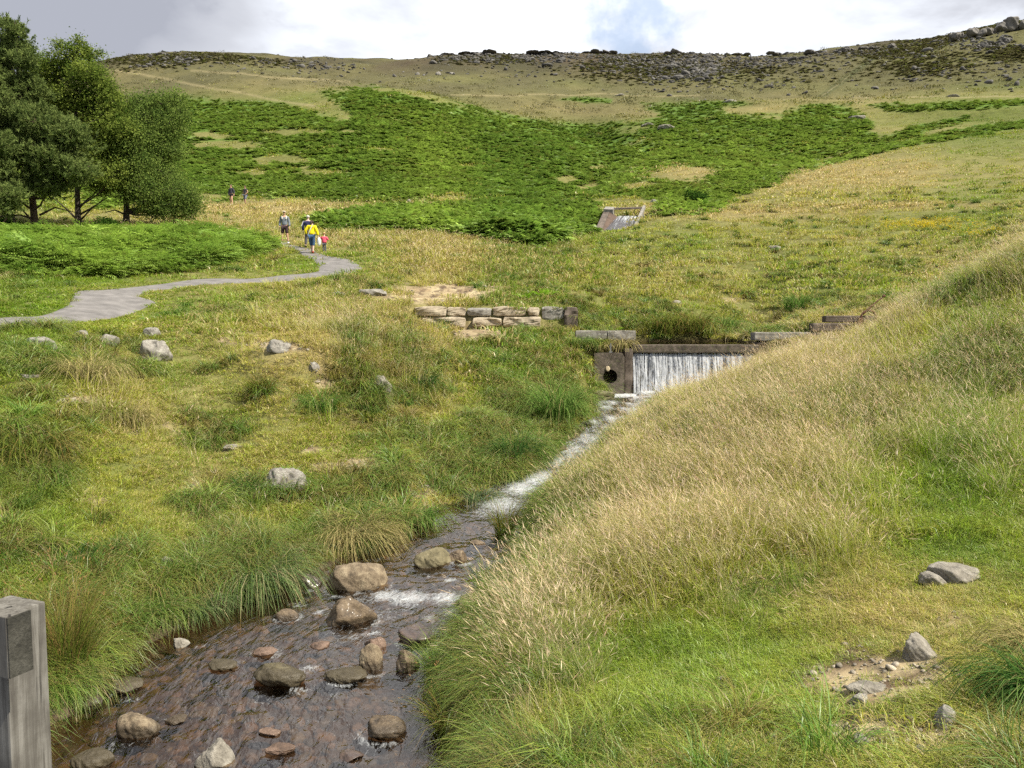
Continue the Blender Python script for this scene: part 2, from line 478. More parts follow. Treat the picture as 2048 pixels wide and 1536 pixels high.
GREEN = [
    (1350, 1400, 300, 190, .7), (1850, 980, 260, 90, .6), (1400, 1180, 160, 60, .35), (150, 620, 400, 30, .5), (450, 610, 300, 30, .6), (600, 530, 160, 26, .8), (350, 760, 70, 60, .5), (420, 830, 120, 60, .5), (950, 880, 200, 90, .6),
    (1000, 740, 120, 60, .45), (560, 1050, 200, 60, .3), (1650, 560, 300, 60, .6), (1350, 490, 130, 30, .5), (1500, 620, 240, 26, .5), (1250, 480, 90, 26, .5), (1990, 700, 120, 80, .35), (200, 560, 260, 14, .6), (1100, 1010, 60, 40, .4)]
SOIL = [
    (890, 588, 115, 20, 1.1), (960, 668, 90, 20, 1.0), (1450, 1390, 22, 70, .55), (1750, 1355, 150, 46, .85), (1900, 1240, 40, 25, .6), (1800, 1480, 170, 60, .75), (430, 1205, 60, 16, .9), (350, 1150, 50, 26, .6),
    (560, 692, 60, 14, .8), (150, 800, 45, 14, .7), (260, 862, 40, 12, .6), (60, 920, 50, 14, .5), (620, 1040, 30, 12, .3), (230, 1260, 40, 18, .6), (330, 430, 70, 10, .3), (460, 430, 26, 8, .6), (640, 745, 45, 14, .5), (780, 790, 40, 16, .5), (390, 980, 30, 18, .5),
    (1470, 600, 60, 10, .4), (470, 890, 26, 9, .6), (420, 645, 60, 8, .5), (690, 556, 22, 3, .8), (1960, 1120, 60, 20, .3), (640, 770, 30, 12, .6), (800, 860, 24, 10, .5), (600, 800, 24, 10, .5), (720, 730, 30, 10, .6), (1700, 1300, 60, 20, .5), (1560, 1480, 60, 30, .45), (170, 1000, 40, 16, .4)]


def brush(px, py, lst, Y):
    out = np.zeros(px.shape)
    for e in lst:
        cx, cy, rx, ry = e[:4]
        wgt = e[4] if len(e) > 4 else 1.0
        r = ((px - cx) / rx) ** 2 + ((py - cy) / ry) ** 2
        m = r < 9
        if m.any():
            out[m] = np.maximum(out[m], wgt * np.exp(-r[m] * 0.9))
    return out


def fields(X, Y, Zt):
    px, py = project(X, Y, Zt)
    wx = 26 * fbm(X / Y * 40, np.log(Y) * 40, 3.0, 4, 91, .6) * sstep(45, 70, Y) + 4
    wy = 10 * fbm(X / Y * 40, np.log(Y) * 40, 3.0, 4, 92, .6) * sstep(45, 70, Y)
    qx, qy = px + wx, py + wy
    br = np.zeros(px.shape)
    for poly, y0, y1, soft in BRACKEN:
        m = (Y > y0) & (Y < y1)
        if m.any():
            d = in_poly(qx[m], qy[m], poly)
            br[m] = np.maximum(br[m], sstep(-soft * 1.2, soft * 2.6, d + soft * 1.2 * fbm(X[m], Y[m] * .6, 6, 3, 93)))
    nm = brush(qx, qy, NOTCH, Y) * (Y > 60)
    pn = fbm(X, Y, 16, 4, 70)
    br = br * (1 - sstep(0.22, 0.75, nm + 0.22 * pn))
    br = br * (1 - 0.8 * sstep(0.42, 0.62, fbm(X, Y * 0.6, 30, 4, 71)) * (Y > 75))
    straw = brush(px, py, STRAW, Y)
    green = brush(px, py, GREEN, Y)
    soil = brush(px + 22 * fbm(X, Y, 1.1, 3, 94), py + 9 * fbm(X, Y, 1.1, 3, 95), SOIL, Y) * (Y < 60)
    sc = np.clip(Y / 12, 0.6, 14)
    nz = fbm(X / sc, Y / sc, 2.3, 4, 20)
    dry = np.clip(0.30 + 0.62 * straw - 0.34 * green + 0.55 * nz, 0, 1)
    soil = np.maximum(soil, 0.75 * sstep(0.34, 0.55, fbm(X, Y, 1.5, 4, 97)) * (X < 0.3) * (Y > 7.5) * (Y < 25))
    soil = np.clip(sstep(0.22, 0.6, soil + 0.38 * fbm(X, Y, 0.6, 4, 24) * (soil > .05)), 0, 1)
    return px, py, br, dry, green, soil


# ------------------------------------------------------------------ object helpers
def tag(o, label=None, cat=None, group=None, kind=None):
    if label: o['label'] = label
    if cat: o['category'] = cat
    if group: o['group'] = group
    if kind: o['kind'] = kind
    return o


def mesh_np(name, V, faces, attrs=None, smooth=False):
    """V (n,3); faces: (m,3) / (m,4) array or list of such arrays"""
    me = bpy.data.meshes.new(name)
    if isinstance(faces, np.ndarray):
        faces = [faces]
    faces = [f for f in faces if len(f)]
    V = np.asarray(V, np.float32)
    me.vertices.add(len(V)); me.vertices.foreach_set('co', V.ravel())
    idx = np.concatenate([f.ravel() for f in faces]).astype(np.int32)
    cnt = np.concatenate([np.full(len(f), f.shape[1], np.int32) for f in faces])
    start = np.concatenate([[0], np.cumsum(cnt)[:-1]]).astype(np.int32)
    me.loops.add(len(idx)); me.loops.foreach_set('vertex_index', idx)
    me.polygons.add(len(cnt)); me.polygons.foreach_set('loop_start', start)
    if attrs:
        for k, v in attrs.items():
            v = np.asarray(v, np.float32)
            if v.ndim == 1:
                a = me.attributes.new(k, 'FLOAT', 'POINT'); a.data.foreach_set('value', v)
            else:
                a = me.attributes.new(k, 'FLOAT_VECTOR', 'POINT'); a.data.foreach_set('vector', v.ravel())
    if smooth:
        me.polygons.foreach_set('use_smooth', np.ones(len(cnt), bool))
    me.update(calc_edges=True)
    return me


def link(name, me, mat=None, parent=None, loc=None):
    o = bpy.data.objects.new(name, me)
    COL.objects.link(o)
    if mat is not None and me is not None and len(me.materials) == 0:
        me.materials.append(mat)
    if parent is not None:
        o.parent = parent
    if loc is not None:
        o.location = loc
    return o


def empty(name, loc, rz=0.0):
    o = bpy.data.objects.new(name, None)
    COL.objects.link(o)
    o.location = loc
    o.rotation_euler = (0, 0, rz)
    o.empty_display_size = 0.1
    return o


def bm_obj(name, bm, mat, parent=None, loc=None, smooth=False, bevel=0.0):
    if bevel:
        bmesh.ops.bevel(bm, geom=list(bm.edges), offset=bevel, segments=2, affect='EDGES', profile=0.7)
    me = bpy.data.meshes.new(name)
    bm.normal_update()
    bm.to_mesh(me); bm.free()
    if smooth:
        for p in me.polygons: p.use_smooth = True
    return link(name, me, mat, parent, loc)


def box(bm, x0, x1, y0, y1, z0, z1):
    vs = [bm.verts.new(p) for p in ((x0, y0, z0), (x1, y0, z0), (x1, y1, z0), (x0, y1, z0), (x0, y0, z1), (x1, y0, z1), (x1, y1, z1), (x0, y1, z1))]
    for f in ((0, 3, 2, 1), (4, 5, 6, 7), (0, 1, 5, 4), (1, 2, 6, 5), (2, 3, 7, 6), (3, 0, 4, 7)):
        bm.faces.new([vs[i] for i in f])
    return vs


def tube_np(pts, rad, sides=6):
    pts = np.asarray(pts, float); k = len(pts)
    V = []; Fc = []
    up = np.array([0.13, 0.21, 0.97])
    for i in range(k):
        d = pts[min(i + 1, k - 1)] - pts[max(i - 1, 0)]
        d = d / (np.linalg.norm(d) + 1e-9)
        a = np.cross(d, up); na = np.linalg.norm(a)
        a = a / na if na > 1e-3 else np.array([1.0, 0, 0])
        b = np.cross(d, a)
        for s in range(sides):
            an = 2 * math.pi * s / sides
            V.append(pts[i] + rad[i] * (math.cos(an) * a + math.sin(an) * b))
    for i in range(k - 1):
        for s in range(sides):
            s2 = (s + 1) % sides
            Fc.append((i * sides + s, i * sides + s2, (i + 1) * sides + s2, (i + 1) * sides + s))
    return np.array(V), np.array(Fc)


def join_np(parts):
    V = []; Fs = []; o = 0
    for v, f in parts:
        V.append(v); Fs.append(f + o); o += len(v)
    return np.concatenate(V), np.concatenate(Fs)


# ------------------------------------------------------------------ materials
def new_mat(name):
    m = bpy.data.materials.new(name)
    m.use_nodes = True
    t = NT(m.node_tree)
    t.n.clear()
    t.out = t.add('ShaderNodeOutputMaterial')
    return m, t


def ground_mat():
    m, t = new_mat('ground_turf')
    a = t.add('ShaderNodeAttribute', attribute_name='alb').outputs['Color']
    geo = t.add('ShaderNodeNewGeometry')
    pos = geo.outputs['Position']
    n = t.noise(pos, 9.0, 6, 0.7)
    n2 = t.noise(pos, 0.9, 5, 0.7)
    n3 = t.noise(pos, 0.16, 6, 0.75)
    v = t.math('ADD', t.math('MULTIPLY', n, 0.5), t.math('ADD', t.math('MULTIPLY', n2, 0.6), t.math('MULTIPLY', n3, 0.5)))
    v = t.maprange(v, 0.5, 1.1, 0.55, 1.45)
    vv = t.add('ShaderNodeCombineXYZ', {0: v, 1: v, 2: v}).outputs[0]
    col = t.mixc(1.0, a, vv, 'MULTIPLY')
    h = t.math('ADD', t.math('MULTIPLY', n, 0.05), t.math('ADD', t.math('MULTIPLY', n2, 0.25), t.math('MULTIPLY', n3, 1.2)))
    bump = t.add('ShaderNodeBump', {'Strength': 0.6, 'Distance': 1.0, 'Height': h})
    b = t.add('ShaderNodeBsdfPrincipled', {'Base Color': col, 'Roughness': 0.95, 'Normal': bump.outputs[0]})
    b.inputs['Specular IOR Level'].default_value = 0.1
    t.l.new(b.outputs[0], t.out.inputs[0])
    return m


def grass_mat(name, straw=(0.54, 0.43, 0.18), head=(0.50, 0.40, 0.23), trans=0.42, tiplight=0.25):
    m, t = new_mat(name)
    tint = t.add('ShaderNodeAttribute', attribute_name='tint', attribute_type='INSTANCER').outputs['Color']
    dry = t.add('ShaderNodeAttribute', attribute_name='dry', attribute_type='INSTANCER').outputs['Fac']
    rnd = t.add('ShaderNodeAttribute', attribute_name='rnd').outputs['Fac']
    kind = t.add('ShaderNodeAttribute', attribute_name='kind').outputs['Fac']
    v = t.add('ShaderNodeAttribute', attribute_name='v').outputs['Fac']
    isd = t.maprange(t.math('SUBTRACT', dry, rnd), -0.12, 0.12)
    r2 = t.math('FRACT', t.math('MULTIPLY', rnd, 7.31))
    val = t.maprange(r2, 0, 1, 0.72, 1.30)
    vv = t.add('ShaderNodeCombineXYZ', {0: val, 1: val, 2: val}).outputs[0]
    tipc = t.mixc(t.math('MULTIPLY', t.math('POWER', v, 2.0), tiplight), tint, c4(straw))
    col = t.mixc(isd, tipc, c4(straw))
    hc = t.mixc(t.maprange(t.math('FRACT', t.math('MULTIPLY', rnd, 3.77)), 0.55, 0.95), c4(head), c4(tuple(q * w for q, w in zip(head, (0.62, 0.46, 0.45)))))
    col = t.mixc(kind, col, hc)
    col = t.mixc(1.0, col, vv, 'MULTIPLY')
    d = t.add('ShaderNodeBsdfDiffuse', {'Color': col})
    tr = t.add('ShaderNodeBsdfTranslucent', {'Color': col})
    mx = t.add('ShaderNodeMixShader', {0: trans})
    t.l.new(d.outputs[0], mx.inputs[1]); t.l.new(tr.outputs[0], mx.inputs[2])
    gl = t.add('ShaderNodeBsdfGlossy', {'Color': (1, 1, 1, 1), 'Roughness': 0.45})
    m2 = t.add('ShaderNodeMixShader', {0: 0.035})
    t.l.new(mx.outputs[0], m2.inputs[1]); t.l.new(gl.outputs[0], m2.inputs[2])
    t.l.new(m2.outputs[0], t.out.inputs[0])
    return m


def stone_mat(name, cols, scale=6.0, rough=0.85, wet=0.0, bump=0.4, lichen=None, waterline=None):
    m, t = new_mat(name)
    pos = t.add('ShaderNodeNewGeometry').outputs['Position']
    n = t.noise(pos, scale, 7, 0.65, 0.3)
    n2 = t.noise(pos, scale * 6, 5, 0.7)
    f = t.math('ADD', t.math('MULTIPLY', n, 0.75), t.math('MULTIPLY', n2, 0.3))
    k = len(cols)
    col = t.ramp(f, [(0.34 + 0.34 * i / (k - 1), cols[i]) for i in range(k)])
    if lichen:
        n3 = t.noise(pos, scale * 2.5, 6, 0.7)
        col = t.mixc(t.maprange(n3, 0.56, 0.64), col, c4(lichen))
    r = rough
    if waterline is not None:
        z = t.add('ShaderNodeSeparateXYZ', {0: pos}).outputs[2]
        zz = t.math('ADD', z, t.math('MULTIPLY', t.math('SUBTRACT', n2, 0.5), 0.05))
        wt = t.maprange(zz, waterline + 0.07, waterline + 0.03)
        col = t.mixc(t.math('MULTIPLY', wt, 0.75), col, c4((0.035, 0.025, 0.014)))
        r = t.maprange(wt, 0, 1, rough, 0.5)
    bp = t.add('ShaderNodeBump', {'Strength': bump, 'Distance': 0.03, 'Height': f})
    b = t.add('ShaderNodeBsdfPrincipled', {'Base Color': col, 'Roughness': r, 'Normal': bp.outputs[0]})
    if wet:
        b.inputs['Coat Weight'].default_value = wet
        b.inputs['Coat Roughness'].default_value = 0.15
    t.l.new(b.outputs[0], t.out.inputs[0])
    return m


def flat_mat(name, col, rough=0.8, noise=0.15, scale=20, metal=0.0, stretch=None, bump=0.1):
    m, t = new_mat(name)
    v = t.add('ShaderNodeTexCoord').outputs['Object']
    if stretch:
        v = t.add('ShaderNodeMapping', {0: v, 3: stretch}).outputs[0]
    n = t.noise(v, scale, 5, 0.6)
    k = t.maprange(n, 0.3, 0.7, 1 - noise, 1 + noise)
    kk = t.add('ShaderNodeCombineXYZ', {0: k, 1: k, 2: k}).outputs[0]
    c = t.mixc(1.0, c4(col), kk, 'MULTIPLY')
    bp = t.add('ShaderNodeBump', {'Strength': bump, 'Distance': 0.01, 'Height': n})
    b = t.add('ShaderNodeBsdfPrincipled', {'Base Color': c, 'Roughness': rough, 'Metallic': metal, 'Normal': bp.outputs[0]})
    t.l.new(b.outputs[0], t.out.inputs[0])
    return m


M = {}
M['ground'] = ground_mat()
M['grass'] = grass_mat('turf_blades')
M['tall'] = grass_mat('seeding_grass', straw=(0.57, 0.48, 0.21), head=(0.82, 0.68, 0.46))
M['rush'] = grass_mat('rush_blades', straw=(0.26, 0.20, 0.08), trans=0.25, tiplight=0.2)
M['bracken'] = grass_mat('bracken_fronds', straw=(0.16, 0.19, 0.035), trans=0.35, tiplight=0.15)
M['path'] = flat_mat('asphalt_path', (0.165, 0.155, 0.148), 0.95, 0.30, 2.2, bump=.4)


# ------------------------------------------------------------------ ground mesh
US = np.concatenate([np.linspace(-1.0, -0.72, 60, endpoint=False), np.linspace(-0.72, 0.72, 1060), np.linspace(0.72, 1.0, 61)[1:]])
LSx = np.concatenate([np.linspace(math.log(1.0), math.log(4), 60, endpoint=False), np.linspace(math.log(4), math.log(480), 860, endpoint=False), np.linspace(math.log(480), math.log(960), 30)])
uu, ll = np.meshgrid(US, LSx, indexing='ij')
TY = np.exp(ll); TX = uu * TY
TZ = height(TX, TY)
px_, py_, br_, dry_, green_, soil_ = fields(TX, TY, TZ)
C = lambda *a: np.array(a, float)
g_green = C(0.085, 0.115, 0.022); g_straw = C(0.24, 0.195, 0.085)
g_br = C(0.08, 0.15, 0.022); g_soil = C(0.26, 0.195, 0.115)


def mix3(a, b, t):
    return a + (b - a) * t[..., None]


alb = mix3(np.broadcast_to(g_green, TX.shape + (3,)), g_straw, np.clip(dry_ * 1.1, 0, 1))
# moor: browner with height, cloud shade put into the colour, dark heather and grey stone below the edge
moor = sstep(215, 290, TY)
hb = fbm(TX, TY * 0.5, 24, 5, 33, 0.6)
alb = mix3(alb, C(0.092, 0.086, 0.04), np.clip(moor * (0.85 + 0.5 * hb), 0, 1))
alb = mix3(alb, C(0.07, 0.055, 0.034), np.clip(sstep(335, 400, TY) * (0.55 + 0.9 * hb), 0, 1))
heath = sstep(0.05, 0.3, fbm(TX + 50, TY, 30, 5, 34, 0.6)) * sstep(340, 380, TY)
alb = mix3(alb, C(0.05, 0.048, 0.026), heath * 0.6)
stripe = np.exp(-((px_ - (1755 - (py_ - 110) * 1.35)) / 9) ** 2) * ((py_ > 105) & (py_ < 195) & (TY > 200))
alb = mix3(alb, C(0.04, 0.055, 0.022), stripe * 0.6)
for a0, b0, a1, b1, wd in ((230, 140, 640, 215, 2.5), (380, 140, 700, 165, 2.0), (1700, 195, 2048, 190, 1.5), (900, 190, 1400, 190, 1.5), (1640, 195, 1700, 150, 1.2)):
    tt = np.clip((px_ - a0) / (a1 - a0), 0, 1)
    dd = np.abs(py_ - (b0 + (b1 - b0) * tt) - 4 * fbm(px_, py_ * 0, 60, 3, 40))
    alb = mix3(alb, C(0.26, 0.22, 0.12), np.exp(-(dd / wd) ** 2) * ((px_ > a0) & (px_ < a1) & (TY > 150)) * 0.55)
alb = mix3(alb, g_br, br_ * 0.9)
soilc = mix3(np.broadcast_to(g_soil, TX.shape + (3,)), C(0.40, 0.33, 0.20), np.clip(0.5 + 1.2 * fbm(TX, TY, 0.35, 4, 46), 0, 1))
soilc = mix3(soilc, C(0.12, 0.085, 0.055), np.clip(2.6 * fbm(TX, TY, 0.22, 3, 47), 0, 1))
alb = alb + (soilc - alb) * soil_[..., None]
sd_, wz_ = stream_dist(TX, TY)
wetb = (1 - sstep(-0.05, 0.22, sd_))
bedc = mix3(np.broadcast_to(C(0.075, 0.055, 0.040), TX.shape + (3,)), C(0.05, 0.032, 0.02), np.clip(0.5 + fbm(TX, TY, 0.35, 4, 81), 0, 1))
alb = mix3(alb, bedc, wetb)
pdn_ = pond_dist(TX, TY)
alb = mix3(alb, C(0.05, 0.035, 0.02), 1 - sstep(0, 0.3, pdn_))
nu, nl = TX.shape
I = np.arange(nu * nl).reshape(nu, nl)
Fq = np.stack([I[:-1, :-1], I[1:, :-1], I[1:, 1:], I[:-1, 1:]], -1).reshape(-1, 4)
gme = mesh_np('ground', np.stack([TX, TY, TZ], -1).reshape(-1, 3), Fq, {'alb': alb.reshape(-1, 3)}, True)
tag(link('ground', gme, M['ground']), kind='structure')

# ------------------------------------------------------------------ path
rows = []
cents = np.array([((a[0] + b[0]) / 2, (a[1] + b[1]) / 2) for a, b in PATHQ])
pl = np.array([a for a, b in PATHQ]); pr = np.array([b for a, b in PATHQ])
k = np.arange(len(PATHQ)); kk = np.linspace(0, len(PATHQ) - 1, 260)


def crs(P0, tq):
    out = []
    for t in tq:
        i = min(int(t), len(P0) - 2); f = t - i
        p0, p1, p2, p3 = P0[max(i - 1, 0)], P0[i], P0[i + 1], P0[min(i + 2, len(P0) - 1)]
        out.append(0.5 * ((2 * p1) + (-p0 + p2) * f + (2 * p0 - 5 * p1 + 4 * p2 - p3) * f * f + (-p0 + 3 * p1 - 3 * p2 + p3) * f ** 3))
    return np.array(out)


plc, prc = crs(pl, kk), crs(pr, kk)
W = np.linspace(0, 1, 14)
jl = 0.05 * fbm(plc[:, 0], plc[:, 1], 0.8, 4, 51); jr = 0.05 * fbm(prc[:, 0], prc[:, 1], 0.7, 3, 52)
PXY = plc[:, None, :] * (1 - W)[None, :, None] + prc[:, None, :] * W[None, :, None]
PXY[:, 0, 1] += jl; PXY[:, -1, 1] += jr
PZ = height(PXY[..., 0], PXY[..., 1]) + 0.03
PZ[:, 0] -= 0.05; PZ[:, -1] -= 0.05
Ip = np.arange(PZ.size).reshape(PZ.shape)
Fp = np.stack([Ip[:-1, :-1], Ip[1:, :-1], Ip[1:, 1:], Ip[:-1, 1:]], -1).reshape(-1, 4)
tag(link('path', mesh_np('path', np.concatenate([PXY, PZ[..., None]], -1).reshape(-1, 3), Fp, None, True), M['path']), kind='structure')


# ------------------------------------------------------------------ water
def water_mat(name, tint=(0.74, 0.64, 0.52), rip=8.0, rough=0.06, base=0.16):
    m, t = new_mat(name)
    pos = t.add('ShaderNodeNewGeometry').outputs['Position']
    foam = t.add('ShaderNodeAttribute', attribute_name='foam').outputs['Fac']
    st_ = t.add('ShaderNodeAttribute', attribute_name='flow').outputs['Vector']
    n = t.noise(st_, rip, 3, 0.5, 0.6)
    n2 = t.noise(st_, rip * 2.6, 2, 0.5, 0.4)
    h = t.math('ADD', t.math('MULTIPLY', n, 1.0), t.math('MULTIPLY', n2, 0.35))
    bp = t.add('ShaderNodeBump', {'Strength': 0.5, 'Distance': 0.04, 'Height': h})
    fr = t.add('ShaderNodeFresnel', {'IOR': 1.33, 'Normal': bp.outputs[0]}).outputs[0]
    fr = t.math('ADD', t.math('MULTIPLY', fr, 1.3), base * 0.5, True)
    tr = t.add('ShaderNodeBsdfTransparent', {'Color': c4(tint)})
    gl = t.add('ShaderNodeBsdfGlossy', {'Color': (0.84, 0.80, 0.75, 1), 'Roughness': rough, 'Normal': bp.outputs[0]})
    mx = t.add('ShaderNodeMixShader', {0: fr})
    t.l.new(tr.outputs[0], mx.inputs[1]); t.l.new(gl.outputs[0], mx.inputs[2])
    fn = t.noise(st_, 20.0, 6, 0.75, 1.6)
    fm = t.maprange(t.math('ADD', t.math('MULTIPLY', fn, 1.0), t.math('MULTIPLY', foam, 0.62)), 0.76, 1.12)
    wd = t.add('ShaderNodeBsdfDiffuse', {'Color': (0.50, 0.52, 0.53, 1), 'Normal': bp.outputs[0]})
    m2 = t.add('ShaderNodeMixShader', {0: fm})
    t.l.new(mx.outputs[0], m2.inputs[1]); t.l.new(wd.outputs[0], m2.inputs[2])
    t.l.new(m2.outputs[0], t.out.inputs[0])
    return m


M['water'] = water_mat('stream_water')
M['pond'] = water_mat('pond_water', (0.35, 0.28, 0.18), 3.0, 0.03, 0.0)

# stream surface: follows the centre line
ns, nc = 1300, 90
ti = np.linspace(0, len(SL) - 1, ns)
sy = np.interp(ti, np.arange(len(SL)), SL[:, 0]); sx = np.interp(ti, np.arange(len(SL)), SL[:, 1])
sw = np.interp(ti, np.arange(len(SL)), SL[:, 2]); sz = np.interp(ti, np.arange(len(SL)), SL[:, 3])
dx = np.gradient(sx); dy = np.gradient(sy); L = np.hypot(dx, dy)
nxv, nyv = dy / L, -dx / L
arc = np.cumsum(L)
cv = np.linspace(-1.18, 1.18, nc)
WX = sx[:, None] + nxv[:, None] * cv[None] * (sw[:, None] + 0.1)
WY = sy[:, None] + nyv[:, None] * cv[None] * (sw[:, None] + 0.1)
acr = cv[None] * sw[:, None]
arcg = np.broadcast_to(arc[:, None], WX.shape)
slope = np.abs(np.gradient(sz) / L)
rough_ = np.clip(slope * 9, 0.25, 1.1)[:, None]
WZ = sz[:, None] + rough_ * (0.06 * fbm(acr, arcg * 0.7, 0.35, 4, 101) + 0.012 * fbm(acr, arcg, 0.08, 3, 102))
FOAMS = [(1075, 955, 0.55, 1.0), (1045, 975, 0.5, .95), (1000, 1008, 0.5, .9), (970, 1025, 0.35, .6), (1115, 920, 0.4, .95), (1135, 900, 0.35, .9), (1160, 870, 0.5, .8), (1190, 840, .5, .6), (1205, 815, .5, .7),
         (820, 1198, 0.36, .75), (770, 1192, 0.28, .75), (890, 1200, 0.3, .75), (720, 1196, 0.2, .5), (600, 1206, 0.2, .5), (900, 1165, 0.12, .8), (640, 1222, .12, .6), (910, 1230, .25, .6), (860, 1240, .2, .5), (700, 1275, 0.2, .5), (745, 1268, 0.15, .6), (620, 1335, 0.14, .6), (600, 1380, 0.14, .6),
         (545, 1185, .15, .4), (260, 1400, .12, .5), (230, 1390, .12, .4), (840, 1370, 0.14, .5), (980, 1110, .3, .4), (880, 1075, .2, .35), (930, 1130, .12, .7), (320, 1480, .1, .4), (620, 1175, .15, .5), (400, 1290, .12, .4), (480, 1320, .08, .4), (720, 1315, .2, .35)]
foam = np.zeros(WX.shape)
for fx, fy, fr_, fw in FOAMS:
    u, s = ray(fx, fy)
    Yw = np.linspace(4, 25, 2000); zw = np.interp(Yw, SL[:, 0], SL[:, 3])
    i = int(np.argmin(np.abs(CAMZ + float(s) * Yw - zw)))
    X0, Y0 = float(u) * Yw[i], Yw[i]
    kf = 1.0 if Y0 < 11.5 else 2.2
    foam = np.maximum(foam, fw * (1.0 if kf == 1 else 0.85) * np.exp(-(((WX - X0) / fr_) ** 2 + ((WY - Y0) / (fr_ * 0.8 * kf)) ** 2)))
for fx, fy, rp_ in ((268, 1468, 56), (425, 1530, 42), (557, 1370, 54), (712, 1175, 68), (700, 1250, 52), (868, 1130, 40), (762, 1475, 44), (742, 1345, 32), (832, 1285, 42), (815, 1345, 28), (690, 1360, 42), (572, 1236, 26), (915, 1124, 20), (528, 1310, 24)):
    u, s = ray(fx, fy)
    Yw = np.linspace(4, 25, 2000); zw = np.interp(Yw, SL[:, 0], SL[:, 3])
    i = int(np.argmin(np.abs(CAMZ + float(s) * Yw - zw)))
    X0, Y0 = float(u) * Yw[i], Yw[i]; R0 = rp_ * Y0 / F
    dd = np.hypot(WX - X0, (WY - Y0 - R0 * .3) / .9) - R0 * 1.05
    foam = np.maximum(foam, 0.44 * np.exp(-(dd / 0.07) ** 2) * (0.5 + 0.7 * sstep(-.3, .4, fbm(WX, WY, .3, 2, 7))))
    foam = np.maximum(foam, 0.38 * np.exp(-((WX - X0 + R0 * .3) / (R0 * .8)) ** 2 - ((WY - Y0 + R0 * 1.4) / (R0 * 1.2)) ** 2))
foam = np.maximum(foam, (0.52 + 0.45 * fbm(WX * 1.6, WY * .7, .35, 4, 8)) * sstep(11.5, 13.5, WY))
foam = np.maximum(foam, (sstep(22.9, 24.0, WY) * 0.9))
foam = np.maximum(foam, 0.14 + 0.34 * np.maximum(fbm(WX, WY, 0.6, 3, 105), 0))
flow = np.stack([acr * 1.0 + 0 * arcg, arcg * 0.45, 0 * arcg], -1)
Iw = np.arange(WX.size).reshape(WX.shape)
Fw = np.stack([Iw[:-1, :-1], Iw[:-1, 1:], Iw[1:, 1:], Iw[1:, :-1]], -1).reshape(-1, 4)
tag(link('stream_water', mesh_np('stream_water', np.stack([WX, WY, WZ], -1).reshape(-1, 3), Fw, {'foam': foam.ravel(), 'flow': flow.reshape(-1, 3)}, True), M['water']), kind='structure')
# pond
gx_, gy_ = np.meshgrid(np.linspace(3.4, 8.4, 60), np.linspace(25.06, 29.6, 50), indexing='ij')
Iw = np.arange(gx_.size).reshape(gx_.shape)
Fw = np.stack([Iw[:-1, :-1], Iw[1:, :-1], Iw[1:, 1:], Iw[:-1, 1:]], -1).reshape(-1, 4)
fl = np.stack([gx_, gy_, 0 * gx_], -1)
tag(link('pond_water', mesh_np('pond_water', np.stack([gx_, gy_, POND_Z + 0.004 * fbm(gx_, gy_, .4, 2, 3)], -1).reshape(-1, 3), Fw, {'foam': 0 * gx_.ravel(), 'flow': fl.reshape(-1, 3)}, True), M['pond']), kind='structure')


